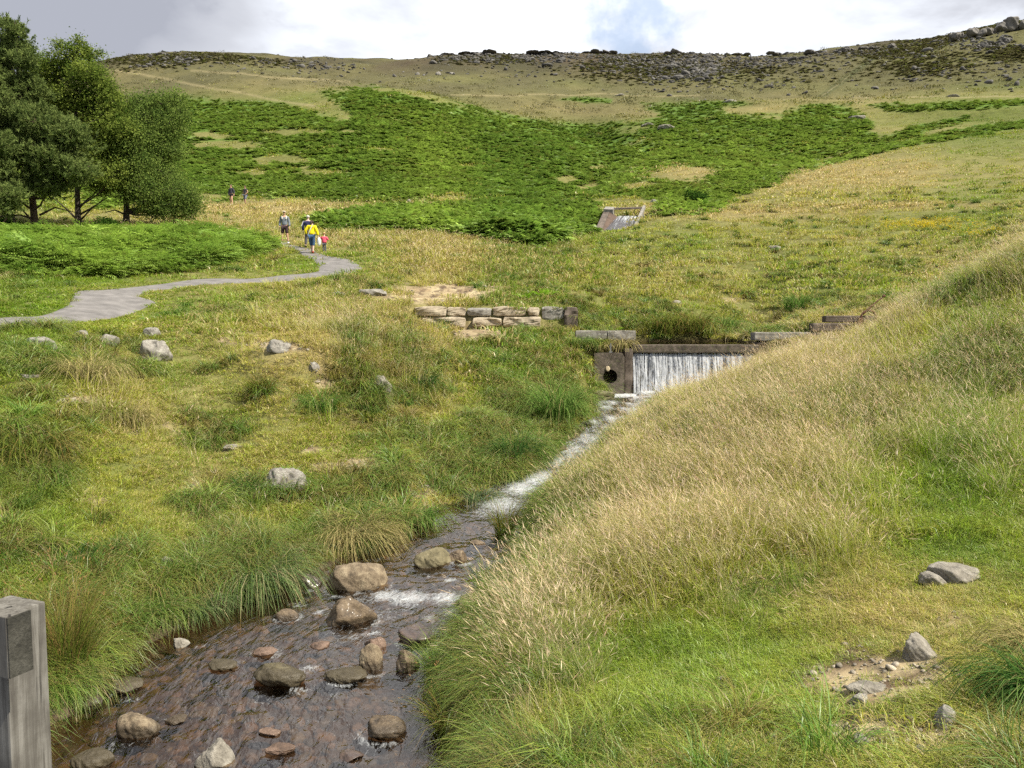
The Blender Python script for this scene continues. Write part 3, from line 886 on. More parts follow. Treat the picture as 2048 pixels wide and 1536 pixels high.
# ------------------------------------------------------------------ tuft shapes
def tuft(n, r, h0, h1, wid, lean=0.35, curl=0.5, heads=0.0, hw=0.006, hl=0.08, seg=3, seed=0, kindall=0.0, wind=0.12):
    g = np.random.default_rng(seed)
    a = g.uniform(0, 2 * np.pi, n); rr = r * np.sqrt(g.uniform(0, 1, n))
    bx, by = rr * np.cos(a), rr * np.sin(a)
    da = a + g.normal(0, 0.9, n)
    H = g.uniform(h0, h1, n)
    ln = np.abs(g.normal(lean, lean * 0.5, n)) * (0.4 + 0.6 * rr / r)
    cu_ = np.abs(g.normal(curl, curl * 0.4, n))
    wd = wid * g.uniform(0.7, 1.3, n)
    fa = g.uniform(0, np.pi, n)
    V = []; v_ = []; rn = g.uniform(0, 1, n); kd = []; rv = []
    F3, F4 = [], []
    o = 0
    ishead = g.uniform(0, 1, n) < heads
    for i in range(n):
        dx, dy = math.cos(da[i]), math.sin(da[i])
        Hh = H[i] * (1.25 if ishead[i] else 1.0)
        wx_, wy_ = math.cos(fa[i]), math.sin(fa[i])
        W_ = wd[i] * (0.45 if ishead[i] else 1.0)
        k = seg
        for s in range(k + 1):
            t = s / k
            th = ln[i] * t + cu_[i] * t * t * (0.6 if ishead[i] else 1.0)
            hor = Hh * t * math.sin(min(th, 1.9)); ver = Hh * t * math.cos(min(th, 1.9) * 0.9)
            px = bx[i] + dx * hor - wind * Hh * t * t; py = by[i] + dy * hor
            if s < k:
                ww = W_ * (1 - 0.75 * t * t) * 0.5
                V += [(px - wx_ * ww, py - wy_ * ww, ver), (px + wx_ * ww, py + wy_ * ww, ver)]
                v_ += [t, t]; rv += [rn[i]] * 2; kd += [0.6 * ishead[i] + kindall] * 2
            else:
                V.append((px, py, ver)); v_.append(1.0); rv.append(rn[i]); kd.append(0.6 * ishead[i] + kindall)
        for s in range(k - 1):
            F4.append((o + 2 * s, o + 2 * s + 1, o + 2 * s + 3, o + 2 * s + 2))
        F3.append((o + 2 * k - 2, o + 2 * k - 1, o + 2 * k))
        tip = V[-1]; pre = V[-3]
        o = len(V)
        if ishead[i]:
            dv = np.array(tip) - (np.array(V[-3]) + np.array(V[-2])) / 2
            dv = dv / (np.linalg.norm(dv) + 1e-9)
            L = hl * g.uniform(0.7, 1.3)
            p0 = np.array(tip) - dv * L * 0.3; p1 = np.array(tip) + dv * L * 0.7
            for q in range(2):
                sx_ = np.array((math.cos(fa[i] + q * 1.57), math.sin(fa[i] + q * 1.57), 0)) * hw * 0.5
                m_ = p0 + (p1 - p0) * 0.4
                V += [tuple(p0), tuple(m_ - sx_), tuple(p1), tuple(m_ + sx_)]
                v_ += [1] * 4; rv += [rn[i]] * 4; kd += [1.0] * 4
                F4.append((o, o + 1, o + 2, o + 3)); o += 4
    return np.array(V), [np.array(F4).reshape(-1, 4), np.array(F3).reshape(-1, 3)], {'v': v_, 'rnd': rv, 'kind': kd}


def frondclump(nf, L0, L1, pin, seed, rise=0.75, simple=False, wfac=0.32):
    g = np.random.default_rng(seed)
    V = []; F4 = []; F3 = []; v_ = []; rv = []; kd = []
    for f in range(nf):
        a = 2 * math.pi * (f + g.uniform(-0.4, 0.4)) / nf
        L = g.uniform(L0, L1); el = g.uniform(rise * 0.7, min(rise * 1.3, 1.45)); rr_ = g.uniform(0, 1)
        d = np.array((math.cos(a), math.sin(a), 0)); sd = np.array((-math.sin(a), math.cos(a), 0))
        ox = d * g.uniform(0, 0.12)
        def pt(t):
            th = el * (1 - t) ** 0.8 * 1.1 - 0.35 * t
            return th
        p = ox.copy(); pts = [p.copy()]
        K = pin
        for s in range(K):
            th = pt((s + .5) / K)
            p = p + (d * math.cos(th) + np.array((0, 0, 1)) * math.sin(th)) * L / K
            pts.append(p.copy())
        start = int(K * 0.30)
        for s in range(start, K):
            t = (s - start) / max(K - start, 1)
            w_ = L * wfac * (1 - t) ** 0.8 * (0.75 + 0.25 * min(1, t * 6))
            pa = pts[s]; pb = pts[min(s + 1, K)]
            fw = (pb - pa)
            for sg in (-1, 1):
                q = pa + sd * sg * w_ + fw * 1.6 - np.array((0, 0, 1)) * w_ * g.uniform(0.05, 0.35)
                o = len(V)
                if simple:
                    V += [tuple(pa - fw * .3), tuple(q), tuple(pb + fw * .3)]
                    F3.append((o, o + 1, o + 2)); c = 3
                else:
                    m1 = pa + (q - pa) * 0.5 - fw * 0.38; m2 = pa + (q - pa) * 0.5 + fw * 0.42
                    V += [tuple(pa), tuple(m1), tuple(q), tuple(m2)]
                    F4.append((o, o + 1, o + 2, o + 3)); c = 4
                v_ += [t] * c; rv += [rr_] * c; kd += [0.0] * c
    return np.array(V), [np.array(F4, int).reshape(-1, 4), np.array(F3, int).reshape(-1, 3)], {'v': v_, 'rnd': rv, 'kind': kd}


PROTO = {}


def proto(cname, specs, mat):
    c = bpy.data.collections.new(cname)
    for i, sp in enumerate(specs):
        V, Fs, at_ = sp
        me = mesh_np(cname, V, Fs, at_)
        me.materials.append(mat)
        o = bpy.data.objects.new('%s_%03d' % (cname, i), me)
        c.objects.link(o)
    PROTO[cname] = c


def scatter(name, cname, pts, rot, scl, idx, tint, dry, kind='stuff', label=None, cat=None):
    me = bpy.data.meshes.new(name)
    me.vertices.add(len(pts)); me.vertices.foreach_set('co', np.asarray(pts, np.float32).ravel())
    def A(n, t, v, key):
        a = me.attributes.new(n, t, 'POINT'); a.data.foreach_set(key, np.asarray(v).ravel())
    A('rot', 'FLOAT_VECTOR', rot.astype(np.float32), 'vector')
    A('scl', 'FLOAT_VECTOR', scl.astype(np.float32), 'vector')
    A('idx', 'INT', idx.astype(np.int32), 'value')
    A('tint', 'FLOAT_VECTOR', tint.astype(np.float32), 'vector')
    A('dry', 'FLOAT', dry.astype(np.float32), 'value')
    o = link(name, me)
    ng = bpy.data.node_groups.new(name, 'GeometryNodeTree')
    ng.interface.new_socket('Geometry', in_out='INPUT', socket_type='NodeSocketGeometry')
    ng.interface.new_socket('Geometry', in_out='OUTPUT', socket_type='NodeSocketGeometry')
    gi = ng.nodes.new('NodeGroupInput'); go = ng.nodes.new('NodeGroupOutput')
    ci = ng.nodes.new('GeometryNodeCollectionInfo')
    ci.inputs['Collection'].default_value = PROTO[cname]
    ci.inputs['Separate Children'].default_value = True
    ip = ng.nodes.new('GeometryNodeInstanceOnPoints')
    ip.inputs['Pick Instance'].default_value = True
    def NA(n, t):
        x = ng.nodes.new('GeometryNodeInputNamedAttribute'); x.data_type = t
        x.inputs[0].default_value = n
        return x.outputs[0]
    ng.links.new(gi.outputs[0], ip.inputs['Points'])
    ng.links.new(ci.outputs[0], ip.inputs['Instance'])
    ng.links.new(NA('idx', 'INT'), ip.inputs['Instance Index'])
    ng.links.new(NA('rot', 'FLOAT_VECTOR'), ip.inputs['Rotation'])
    ng.links.new(NA('scl', 'FLOAT_VECTOR'), ip.inputs['Scale'])
    ng.links.new(ip.outputs[0], go.inputs[0])
    md = o.modifiers.new('scatter', 'NODES'); md.node_group = ng
    return tag(o, label, cat, None, kind)


# ------------------------------------------------------------------ sampling grid
SU = np.linspace(-0.92, 0.95, 620); SLg = np.linspace(math.log(2.6), math.log(470), 900)
su_, sl_ = np.meshgrid(SU, SLg, indexing='ij')
GY = np.exp(sl_); GX = su_ * GY; GZ = height(GX, GY)
gpx, gpy, gbr, gdry, ggreen, gsoil = fields(GX, GY, GZ)
gs = (GZ - CAMZ) / GY
runmax = np.maximum.accumulate(gs, axis=1)
vis = gs >= runmax - 0.55 / GY
inf = (gpx > -60) & (gpx < 2110) & (gpy < 1600 + 500 / GY * 4)
dpy = np.abs(np.gradient(gpy, axis=1)); dpx = 3.1
area = np.maximum(dpy, 1577 * 0.10 / GY * 0.0065 / 0.0058)
area = np.minimum(area, 12)
Wt = area * np.where(inf, 1.0, np.where((GY > 3.5) & (np.abs(su_) < 0.93), 0.16, 0.05)) * np.where(vis, 1.0, np.where(GY < 70, 0.12, 0.02))
gsd, gwz = stream_dist(GX, GY); gpd = pond_dist(GX, GY); gpath = path_near(GX, GY)
clear = (gsd > 0.04) & ((gpd > 0.12) | (GY < 24.9)) & (gpath > -0.03)
# no turf inside the masonry
gn_w = fbm(GX, GY, .8, 3, 207)
mas = ((GX > 2.3) & (GX < 3.8) & (GY > 24.35) & (GY < 25.0)) | ((GX > 1.9) & (GX < 4.1) & (GY > 25.28) & (GY < 25.8)) | ((GX > 3.5) & (GX < 8.2) & (GY > 24.3) & (GY < 25.45)) | ((GX > 7.6) & (GX < 11.8) & (GY > 25.0) & (GY < 25.65))
clear &= ~mas
clear &= ~((GX > -3.6) & (GX < 2.3) & (GY > 26.2) & (GY < 27.65) & (gn_w > -0.22))
Wt = Wt * clear
gn1 = fbm(GX, GY, 1.1, 3, 200); gn2 = fbm(GX, GY, 0.45, 3, 201)
gsc = np.clip(GY / 10, 0.7, 18)
gn3 = fbm(GX / gsc, GY / gsc, 1.0, 4, 202); gn4 = fbm(GX / gsc, GY / gsc, 3.5, 3, 203)
dU = SU[1] - SU[0]; dL = SLg[1] - SLg[0]


def draw(N, wfield, seed):
    g = np.random.default_rng(seed)
    p = (Wt * wfield).ravel()
    cdf = np.cumsum(p); cdf /= cdf[-1]
    i = np.searchsorted(cdf, g.uniform(0, 1, N))
    i = np.minimum(i, len(cdf) - 1)
    u = su_.ravel()[i] + g.uniform(-.5, .5, N) * dU; l = sl_.ravel()[i] + g.uniform(-.5, .5, N) * dL
    Y = np.exp(l); X = u * Y
    return i, X, Y, height(X, Y), g


BANDS = [6.5, 11, 19, 34, 62, 120, 230]       # upper limits of the level-of-detail bands


def band(Y):
    return np.searchsorted(np.array(BANDS), Y)


GREENS = np.array([(0.215, 0.365, 0.018), (0.28, 0.37, 0.022), (0.40, 0.40, 0.045), (0.10, 0.21, 0.018)])


def tints(g, N, gr, dr, f):
    """blend of four greens: fresher where trodden or lush, yellower where dry"""
    a = np.clip(0.42 + 0.6 * dr - 0.6 * gr + 0.5 * f + g.normal(0, 0.20, N), 0, 1)[:, None]
    c = GREENS[0] * (1 - a) + GREENS[2] * a
    dk = np.clip(-f * 1.2 + g.normal(0, 0.2, N), 0, 0.7)[:, None]
    c = c * (1 - dk) + GREENS[3] * dk
    return c * g.uniform(0.82, 1.18, (N, 1))


# bare rims around the stones lying in the turf
STONES = [(310, 706, 62), (213, 683, 38), (76, 690, 62), (160, 668, 24), (572, 964, 82), (764, 776, 30), (627, 737, 22), (462, 896, 34), (137, 890, 26), (60, 755, 34), (588, 1100, 38), (340, 1140, 60),
          (1920, 1146, 70), (1838, 1302, 66), (1736, 1385, 70), (1893, 1442, 60), (1828, 1446, 20), (1726, 1486, 40), (1770, 1494, 20), (1848, 1506, 34), (555, 692, 50), (1550, 496, 24), (310, 1242, 56), (748, 586, 54)]
stclear = np.ones(GX.shape); stclear2 = np.ones(GX.shape)
for sx_, sy_, sw_p in STONES:
    p_ = hit(sx_, sy_ + sw_p * .12); r_ = sw_p * p_.y / F
    dd_ = np.hypot((GX - p_.x) / (r_ * .56), (GY - p_.y + r_ * .25) / (r_ * .7))
    stclear *= 0.04 + 0.96 * sstep(0.9, 1.25, dd_)
    dd_ = np.hypot((GX - p_.x) / (r_ * .9), (GY - p_.y + r_ * .9) / (r_ * 2.2))
    stclear2 *= sstep(0.9, 1.2, dd_)

# --- short turf everywhere
WID = [0.0042, 0.0062, 0.0105, 0.019, 0.036, 0.07, 0.13, 0.24]
RAD = [0.09, 0.12, 0.17, 0.27, 0.45, 0.8, 1.4, 2.4]
HT = [(0.05, 0.15), (0.06, 0.17), (0.07, 0.19), (0.08, 0.24), (0.10, 0.30), (0.12, 0.34), (0.15, 0.42), (0.22, 0.6)]
specs = []
for b in range(8):
    for v in range(3):
        specs.append(tuft(46 if b < 5 else 40, RAD[b], HT[b][0], HT[b][1], WID[b], lean=0.55, curl=0.7, seg=2, seed=300 + b * 5 + v))
proto('turf', specs, M['grass'])
N = 54000
wf = (1 - 0.95 * gsoil) * (1 - 0.85 * gbr) * stclear * np.where(GY > 330, 0.5, 1.0)
i, X, Y, Zz, g = draw(N, wf, 1)
b = band(Y)
f = gn3.ravel()[i]
dr = gdry.ravel()[i]; gr = ggreen.ravel()[i]
tint = tints(g, N, gr, dr, f)
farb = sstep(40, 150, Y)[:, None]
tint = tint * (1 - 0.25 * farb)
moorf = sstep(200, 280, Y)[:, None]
tint = tint * (1 - 0.9 * moorf) + np.array((0.10, 0.093, 0.042)) * g.uniform(.7, 1.3, (N, 1)) * 0.9 * moorf  # moor brown, with the cloud shade worked into the blade tint
high = (sstep(345, 385, Y) * (0.5 + 0.9 * gn4.ravel()[i]))[:, None]
tint = tint * (1 - np.clip(high, 0, 1)) + np.array((0.075, 0.06, 0.03)) * np.clip(high, 0, 1)
dryv = np.clip(dr * 0.78 + 0.12 * f + 0.10 * gsoil.ravel()[i] - 0.5 * sstep(215, 300, Y), 0.03, 0.95)
px_i = gpx.ravel()[i]; py_i = gpy.ravel()[i]
dryv = dryv + (0.05 + 0.85 * sstep(0.30, 0.62, dryv + 0.12 * gn4.ravel()[i]) - dryv) * sstep(30, 60, Y) * 0.75
mown = (gpath.ravel()[i] < 1.5) & (Y < 48)
sc = g.uniform(0.65, 1.4, N) * (0.92 + 0.45 * gn4.ravel()[i]) * (1 + 0.35 * gn1.ravel()[i])
trod = (px_i > 1420) & (py_i > 1080) & (Y < 8)
hs = sc * np.where(mown, 0.55, 1.0) * np.where(trod, 0.55, 1.0) * np.where((X < 0) & (Y < 22), 0.72, 1.0)
rot = np.stack([g.normal(0, 0.08, N), g.normal(0, 0.08, N), g.uniform(0, 6.28, N)], 1)
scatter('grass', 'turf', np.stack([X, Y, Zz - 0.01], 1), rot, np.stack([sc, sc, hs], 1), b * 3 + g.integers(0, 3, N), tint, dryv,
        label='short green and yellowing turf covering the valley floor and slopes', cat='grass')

# --- tall tussocky grass with pale seed heads
WID = [0.0030, 0.0044, 0.0075, 0.014, 0.028, 0.055, 0.11, 0.2]
RAD = [0.10, 0.13, 0.19, 0.30, 0.48, 0.8, 1.4, 2.3]
specs = []
for b in range(8):
    for v in range(3):
        specs.append(tuft(30, RAD[b], 0.24, 0.48 if b < 6 else 0.7, WID[b], lean=0.25, curl=0.55, heads=0.24, hw=max(0.0058, WID[b] * 0.8), hl=0.085 if b < 3 else 0.12, seg=3, seed=400 + b * 5 + v, wind=0.22))
proto('tallgrass', specs, M['tall'])
N = 8800
right = sstep(-0.2, 0.6, GX - np.interp(GY, SL[:, 0], SL[:, 1]) - np.interp(GY, SL[:, 0], SL[:, 2])) * (GY < 24)
tallw = np.clip(0.10 + 1.1 * gdry + 0.35 * gn3 - 0.45, 0, 1) + 0.24 * right
tallw = tallw * np.where((GX < 0) & (GY < 24), 0.35, 1.0) * (1 - 0.96 * sstep(0.12, 0.55, brush(gpx, gpy, [(1780, 1420, 330, 240, 1), (1800, 1800, 800, 330, 1), (2500, 1200, 400, 400, 1), (1380, 1400, 170, 170, .8), (1950, 1180, 240, 160, 1), (1900, 980, 160, 80, .5), (1500, 1180, 160, 60, .35)], GY)))
tallw = tallw * np.where((GX > 0) & (GY < 4.9), 0.0, 1.0) * (0.30 + 0.95 * sstep(-0.25, 0.3, gn1)) * np.where(gsd < np.where(GY > 9.5, 0.5, 0.28), 0.12, 1.0) * stclear2 * np.clip(GY / 11, 0.35, 1) ** 1.2 * (1 - gsoil) * (1 - gbr) * (gpath > 0.5) * np.where(GY > 230, 0.25, 1)
i, X, Y, Zz, g = draw(N, tallw, 2)
b = band(Y); f = gn3.ravel()[i]
tint = tints(g, N, ggreen.ravel()[i], gdry.ravel()[i], f)
dryv = np.clip(gdry.ravel()[i] * 0.46 + 0.2 * f, 0.03, 0.9)
sc = g.uniform(0.75, 1.2, N) * (1 + 0.25 * gn4.ravel()[i])
hs = sc * np.where(Y < 24, 1.0, 0.8) * g.uniform(0.7, 1.2, N)
rot = np.stack([g.normal(0, 0.1, N), g.normal(-0.08, 0.1, N), g.uniform(-1.7, 1.7, N)], 1)
scatter('tall_grass', 'tallgrass', np.stack([X, Y, Zz - 0.01], 1), rot, np.stack([sc, sc, hs], 1), b * 3 + g.integers(0, 3, N), tint, dryv,
        label='tall seeding grass with pale straw heads on the stream bank and hill', cat='tall grass')

# --- arching deep green tussocks and brownish rushes along the banks and hollows
WID = [0.005, 0.007, 0.011, 0.019, 0.036, 0.07, 0.13, 0.24]
specs = []
for b in range(8):
    for v in range(2):
        specs.append(tuft(110 if b < 4 else 60, 0.13 if b < 5 else 0.3, 0.30, 0.62, WID[b], lean=0.75, curl=1.0, seg=4, seed=500 + b * 5 + v, wind=0.05))
proto('tussock', specs, M['rush'])
N = 7500
nearstream = np.exp(-(np.maximum(gsd, 0) / 0.9) ** 2)
tw = ((0.25 + 0.4 * (GX > 1.5) * (GY > 28)) * sstep(0.05, 0.5, gn1) + 0.75 * nearstream * (0.15 + sstep(-.1, .3, gn1)) + 0.4 * (gpd < 1.6) * (gpd > .1) * (GY > 25) + 0.5 * brush(gpx, gpy, [(1000, 800, 180, 90, 1), (700, 860, 220, 50, .6), (880, 730, 80, 50, .7), (1150, 640, 60, 30, .8), (1600, 600, 300, 50, .6), (1250, 500, 100, 40, .7)], GY) * sstep(-0.2, 0.2, gn1)) * (GY < 75) * (1 - gbr) * (1 - gsoil) * (gpath > 1.0) * np.where((GX > -0.2) & (GY < 9.5) & (gsd > 0.35), 0.03, 1.0)
i, X, Y, Zz, g = draw(N, tw, 3)
b = band(Y)
cc = g.uniform(0, 1, (N, 1))
tint = np.where(cc < 0.5, np.array((0.10, 0.20, 0.022)), np.where(cc < 0.8, np.array((0.18, 0.25, 0.028)), np.array((0.22, 0.19, 0.045)))) * g.uniform(0.75, 1.25, (N, 1))
dryv = np.clip(g.normal(0.12, 0.15, N), 0, 0.7)
sc = g.uniform(0.55, 1.05, N)
rot = np.stack([g.normal(0, 0.15, N), g.normal(0, 0.15, N), g.uniform(0, 6.28, N)], 1)
scatter('bank_grass', 'tussock', np.stack([X, Y, Zz - 0.02], 1), rot, np.stack([sc, sc, sc * 0.9], 1), b * 2 + g.integers(0, 2, N), tint, dryv,
        label='lush arching grass clumps hanging over the stream and in damp hollows', cat='grass')

# --- bracken
specs = []
for v in range(4): specs.append(frondclump(7, 0.9, 1.35, 12, 600 + v, rise=0.95))
for v in range(4): specs.append(frondclump(8, 1.0, 1.5, 8, 620 + v, rise=0.85, simple=True, wfac=0.36))
for v in range(3): specs.append(frondclump(9, 0.9, 1.9, 3, 640 + v, rise=0.6, simple=True, wfac=0.5))
proto('bracken_clump', specs, M['bracken'])
N = 56000
i, X, Y, Zz, g = draw(N, gbr * np.where(GY < 50, 2.2, np.where(GY < 90, 1.3, 1.0)), 4)
lod = np.where(Y < 46, g.integers(0, 4, N), np.where(Y < 105, 4 + g.integers(0, 4, N), 8 + g.integers(0, 3, N)))
f = gn3.ravel()[i]
cc = np.clip(0.5 + 0.6 * f + g.normal(0, 1, N) * np.where(Y > 60, 0.12, 0.22), 0, 1)[:, None]
tint = np.array((0.125, 0.215, 0.034)) * (1 - cc) + np.array((0.235, 0.33, 0.052)) * cc
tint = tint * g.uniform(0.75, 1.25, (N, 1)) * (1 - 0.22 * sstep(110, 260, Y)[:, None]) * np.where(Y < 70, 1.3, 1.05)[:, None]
dryv = np.clip(g.normal(0.03, 0.12, N) + 0.35 * sstep(0.25, 0.6, fbm(X, Y, 9, 3, 220)), 0, 0.6)
sc = g.uniform(0.7, 1.15, N) * np.where(Y < 50, 1.12 + 0.45 * fbm(X, Y, 2.2, 2, 210), 0.72)
edge = gbr.ravel()[i]
sc = sc * (0.55 + 0.45 * edge)
rot = np.stack([g.normal(0, 0.18, N), g.normal(0, 0.18, N), g.uniform(0, 6.28, N)], 1)
scatter('bracken', 'bracken_clump', np.stack([X, Y, Zz - 0.05], 1), rot, np.stack([sc, sc, sc * np.where(Y > 60, 0.68, 1.0)], 1), lod, tint, dryv,
        label='bright green bracken covering the hillside and the hedge by the path', cat='bracken')
# ------------------------------------------------------------------ rocks
_ico = {}


def ico(sub):
    if sub not in _ico:
        bm = bmesh.new(); bmesh.ops.create_icosphere(bm, subdivisions=sub, radius=1.0)
        V = np.array([v.co[:] for v in bm.verts]); Fc = np.array([[v.index for v in f.verts] for f in bm.faces])
        bm.free(); _ico[sub] = (V, Fc)
    return _ico[sub]


def rock_np(seed, dims, ang=0.6, sub=4, rough=0.06, flat=0.0, p=12.0):
    g = np.random.default_rng(seed)
    V, Fc = ico(sub)
    k = 13
    nrm = g.normal(0, 1, (k, 3)); nrm /= np.linalg.norm(nrm, axis=1)[:, None]
    dk = g.uniform(0.62, 0.98, k)
    if flat:
        nrm[0] = (0.08, -0.05, 1); dk[0] = 0.55; nrm[0] /= np.linalg.norm(nrm[0])
    dots = V @ nrm.T
    r = np.where(dots > 0.05, dk[None] / np.maximum(dots, 0.05), 9)
    rc = (np.sum(np.minimum(r, 3) ** -p, axis=1)) ** (-1 / p)
    rc = np.minimum(rc, 1.15)
    rr = rc * ang + (1 - ang) * 0.92
    s1 = fbm(V[:, 0] * 1.5 + V[:, 2] * 0.9 + seed, V[:, 1] * 1.5 - V[:, 2] * 0.7, 1.0, 3, seed)
    s2 = fbm(V[:, 0] * 3 + V[:, 2] * 2.3 + seed, V[:, 1] * 3 - V[:, 2] * 2.1, 0.5, 3, seed + 9)
    rr = rr + rough * 1.6 * s1 + rough * 0.6 * s2
    return V * rr[:, None] * np.array(dims)[None] * 0.5 * 1.08, Fc


M['rk_tan'] = stone_mat('tan_gritstone', [(0.05, 0.038, 0.024), (0.16, 0.12, 0.075), (0.32, 0.26, 0.17)], 9, waterline=0.03, rough=0.85, bump=0.9)
M['rk_grey'] = stone_mat('grey_gritstone', [(0.08, 0.072, 0.06), (0.19, 0.175, 0.15), (0.33, 0.31, 0.27)], 9, lichen=(0.36, 0.36, 0.30), bump=0.8)
M['rk_pale'] = stone_mat('pale_gritstone', [(0.09, 0.08, 0.065), (0.21, 0.19, 0.155), (0.35, 0.325, 0.275)], 10, bump=0.9)
M['rk_brown'] = stone_mat('brown_wet_stone', [(0.035, 0.025, 0.016), (0.12, 0.085, 0.05), (0.24, 0.18, 0.11)], 9, wet=0.08, waterline=0.05, rough=0.7, bump=0.8)
M['rk_dark'] = stone_mat('dark_wet_stone', [(0.02, 0.015, 0.012), (0.06, 0.04, 0.03), (0.12, 0.08, 0.055)], 6, wet=0.5, rough=0.45)
M['rk_olive'] = stone_mat('olive_stone', [(0.05, 0.042, 0.02), (0.13, 0.11, 0.055), (0.22, 0.19, 0.11)], 9, waterline=0.1, rough=0.75, bump=0.8)
M['rk_red'] = stone_mat('reddish_stone', [(0.045, 0.028, 0.018), (0.12, 0.075, 0.05), (0.21, 0.14, 0.10)], 9, wet=0.1, rough=0.7, bump=.8)


gs_ = 'stones standing in the stream'


def rock(px, py, w_, h_, mat, label, seed, ang=0.6, flat=0.0, depth=0.75, yaw=0.0, sink=0.3, name='boulder', cat='rock', group=None, sub=4, rough=0.06, zs=1.0, tilt=0.0):
    p = hit(px, py + h_ * 0.28)
    if group == gs_:
        u_, s_ = ray(px, py + h_ * 0.30)
        Yw_ = np.linspace(4, 25, 2000); i_ = int(np.argmin(np.abs(CAMZ + float(s_) * Yw_ - np.interp(Yw_, SL[:, 0], SL[:, 3]))))
        p = Vector((float(u_) * Yw_[i_], Yw_[i_], float(np.interp(Yw_[i_], SL[:, 0], SL[:, 3]))))
        zs = zs * 1.02; sub = 5; rough = 0.10
    d = p.y
    W_ = w_ * d / F
    down = abs((CAMZ - p.z) / d)
    Hh = max(h_ * d / F * 0.95 - W_ * depth * min(down, 0.6) * 0.55, W_ * 0.22) * zs
    Hfull = Hh / (1 - sink)
    V, Fc = rock_np(seed, (W_, W_ * depth, Hfull), min(1.0, ang + 0.12), sub, rough, flat, 26.0)
    me = mesh_np(name, V, Fc, None, True)
    o = link(name, me, M[mat], None, (p.x, p.y + W_ * depth * 0.2, p.z + Hfull * (0.5 - sink)))
    o.rotation_euler = (0, tilt, yaw)
    return tag(o, label, cat, group)


gb_ = 'stones lying in the turf'
SR = [
    (268, 1450, 112, 62, 'rk_tan', 'rounded tan boulder in the shallow water near the timber post', .35, 0),
    (178, 1518, 88, 52, 'rk_olive', 'half sunk brown boulder at the bottom edge beside the timber post', .4, 0),
    (425, 1510, 82, 66, 'rk_pale', 'pale pointed stone standing out of the water at the bottom of the stream', .8, 0),
    (557, 1350, 108, 62, 'rk_olive', 'dark olive flat topped boulder in the middle of the stream', .6, .5),
    (712, 1152, 140, 66, 'rk_tan', 'largest speckled tan boulder by the left bank above the white riffle', .4, 0),
    (700, 1228, 102, 58, 'rk_brown', 'jagged brown boulder just below the white riffle', .9, 0),
    (868, 1117, 76, 40, 'rk_olive', 'smooth olive boulder upstream of the white riffle', .4, 0),
    (915, 1114, 40, 28, 'rk_brown', 'small brown stone touching the smooth olive boulder', .6, 0),
    (762, 1452, 86, 62, 'rk_brown', 'wedge shaped brown boulder near the right bank at the bottom', .9, .5),
    (742, 1322, 56, 56, 'rk_tan', 'speckled cone shaped stone in the middle of the stream', .8, 0),
    (690, 1352, 86, 26, 'rk_olive', 'long low stone barely breaking the water beside the speckled cone stone', .5, .5),
    (832, 1272, 84, 36, 'rk_dark', 'flat wet slab with a shiny top by the right bank', 1.0, .8),
    (528, 1302, 46, 24, 'rk_red', 'small reddish flat stone behind the olive flat topped boulder', .8, .5),
    (748, 1288, 46, 34, 'rk_red', 'red brown pointed stone behind the speckled cone stone', .9, 0),
    (222, 1298, 56, 50, 'rk_dark', 'dark wet rock under the left bank', .8, 0),
    (310, 1242, 56, 44, 'rk_grey', 'pale grey sloping rock lying on the left bank edge', .7, 0),
    (360, 1284, 38, 24, 'rk_pale', 'small pale yellowish stone at the left water edge', .7, 0),
    (180, 1405, 44, 32, 'rk_brown', 'small brown stone close beside the timber post', .7, 0),
    (242, 1374, 84, 30, 'rk_olive', 'low drowned stone above the rounded tan boulder', .4, .5),
    (815, 1325, 52, 46, 'rk_brown', 'dark stone tucked against the rushes on the right bank', .7, 0),
    (700, 1508, 56, 28, 'rk_dark', 'narrow dark stone at the bottom of the stream', .9, .4),
    (536, 1466, 44, 14, 'rk_red', 'thin orange flake of stone in open shallow water', .8, .6),
    (572, 1228, 52, 26, 'rk_brown', 'wet brown stone beside the left bank tussock', .5, 0),
    (930, 1208, 60, 34, 'rk_olive', 'wet stone at the right end of the white riffle', .5, 0),
    (620, 1160, 46, 26, 'rk_dark', 'dark wet stone left of the largest tan boulder', .5, 0),
    (440, 1330, 60, 22, 'rk_olive', 'low brown stone in the shallows left of the olive boulder', .5, .5),
    (1196, 795, 62, 15, 'rk_olive', 'flat slab across the stream just below the waterfall', .8, .8),
    (1112, 950, 22, 12, 'rk_dark', 'small dark stone in the narrow rapids', .7, 0),
    (640, 1290, 40, 16, 'rk_red', 'small red stone below the jagged brown boulder', .6, .4),
    (350, 1440, 50, 16, 'rk_brown', 'low brown stone right of the rounded tan boulder', .6, .4),
    (560, 1500, 60, 18, 'rk_red', 'low reddish stone near the bottom of the stream', .5, .5),
    (955, 1085, 36, 16, 'rk_brown', 'low brown stone near the right bank upstream of the olive boulder', .6, .3)]
for i, (px, py, w_, h_, mt, lb, ag, fl_) in enumerate(SR):
    rock(px, py, w_ * .93, h_ * .9, mt, lb, 1000 + i * 7, ag, fl_, depth=0.8 if w_ < 100 else 0.62, yaw=(i * 0.7) % 0.9 - 0.4, sink=0.50 if fl_ < 0.5 else 0.30, zs=1.0 if fl_ < .75 else 1.7, group=gs_)
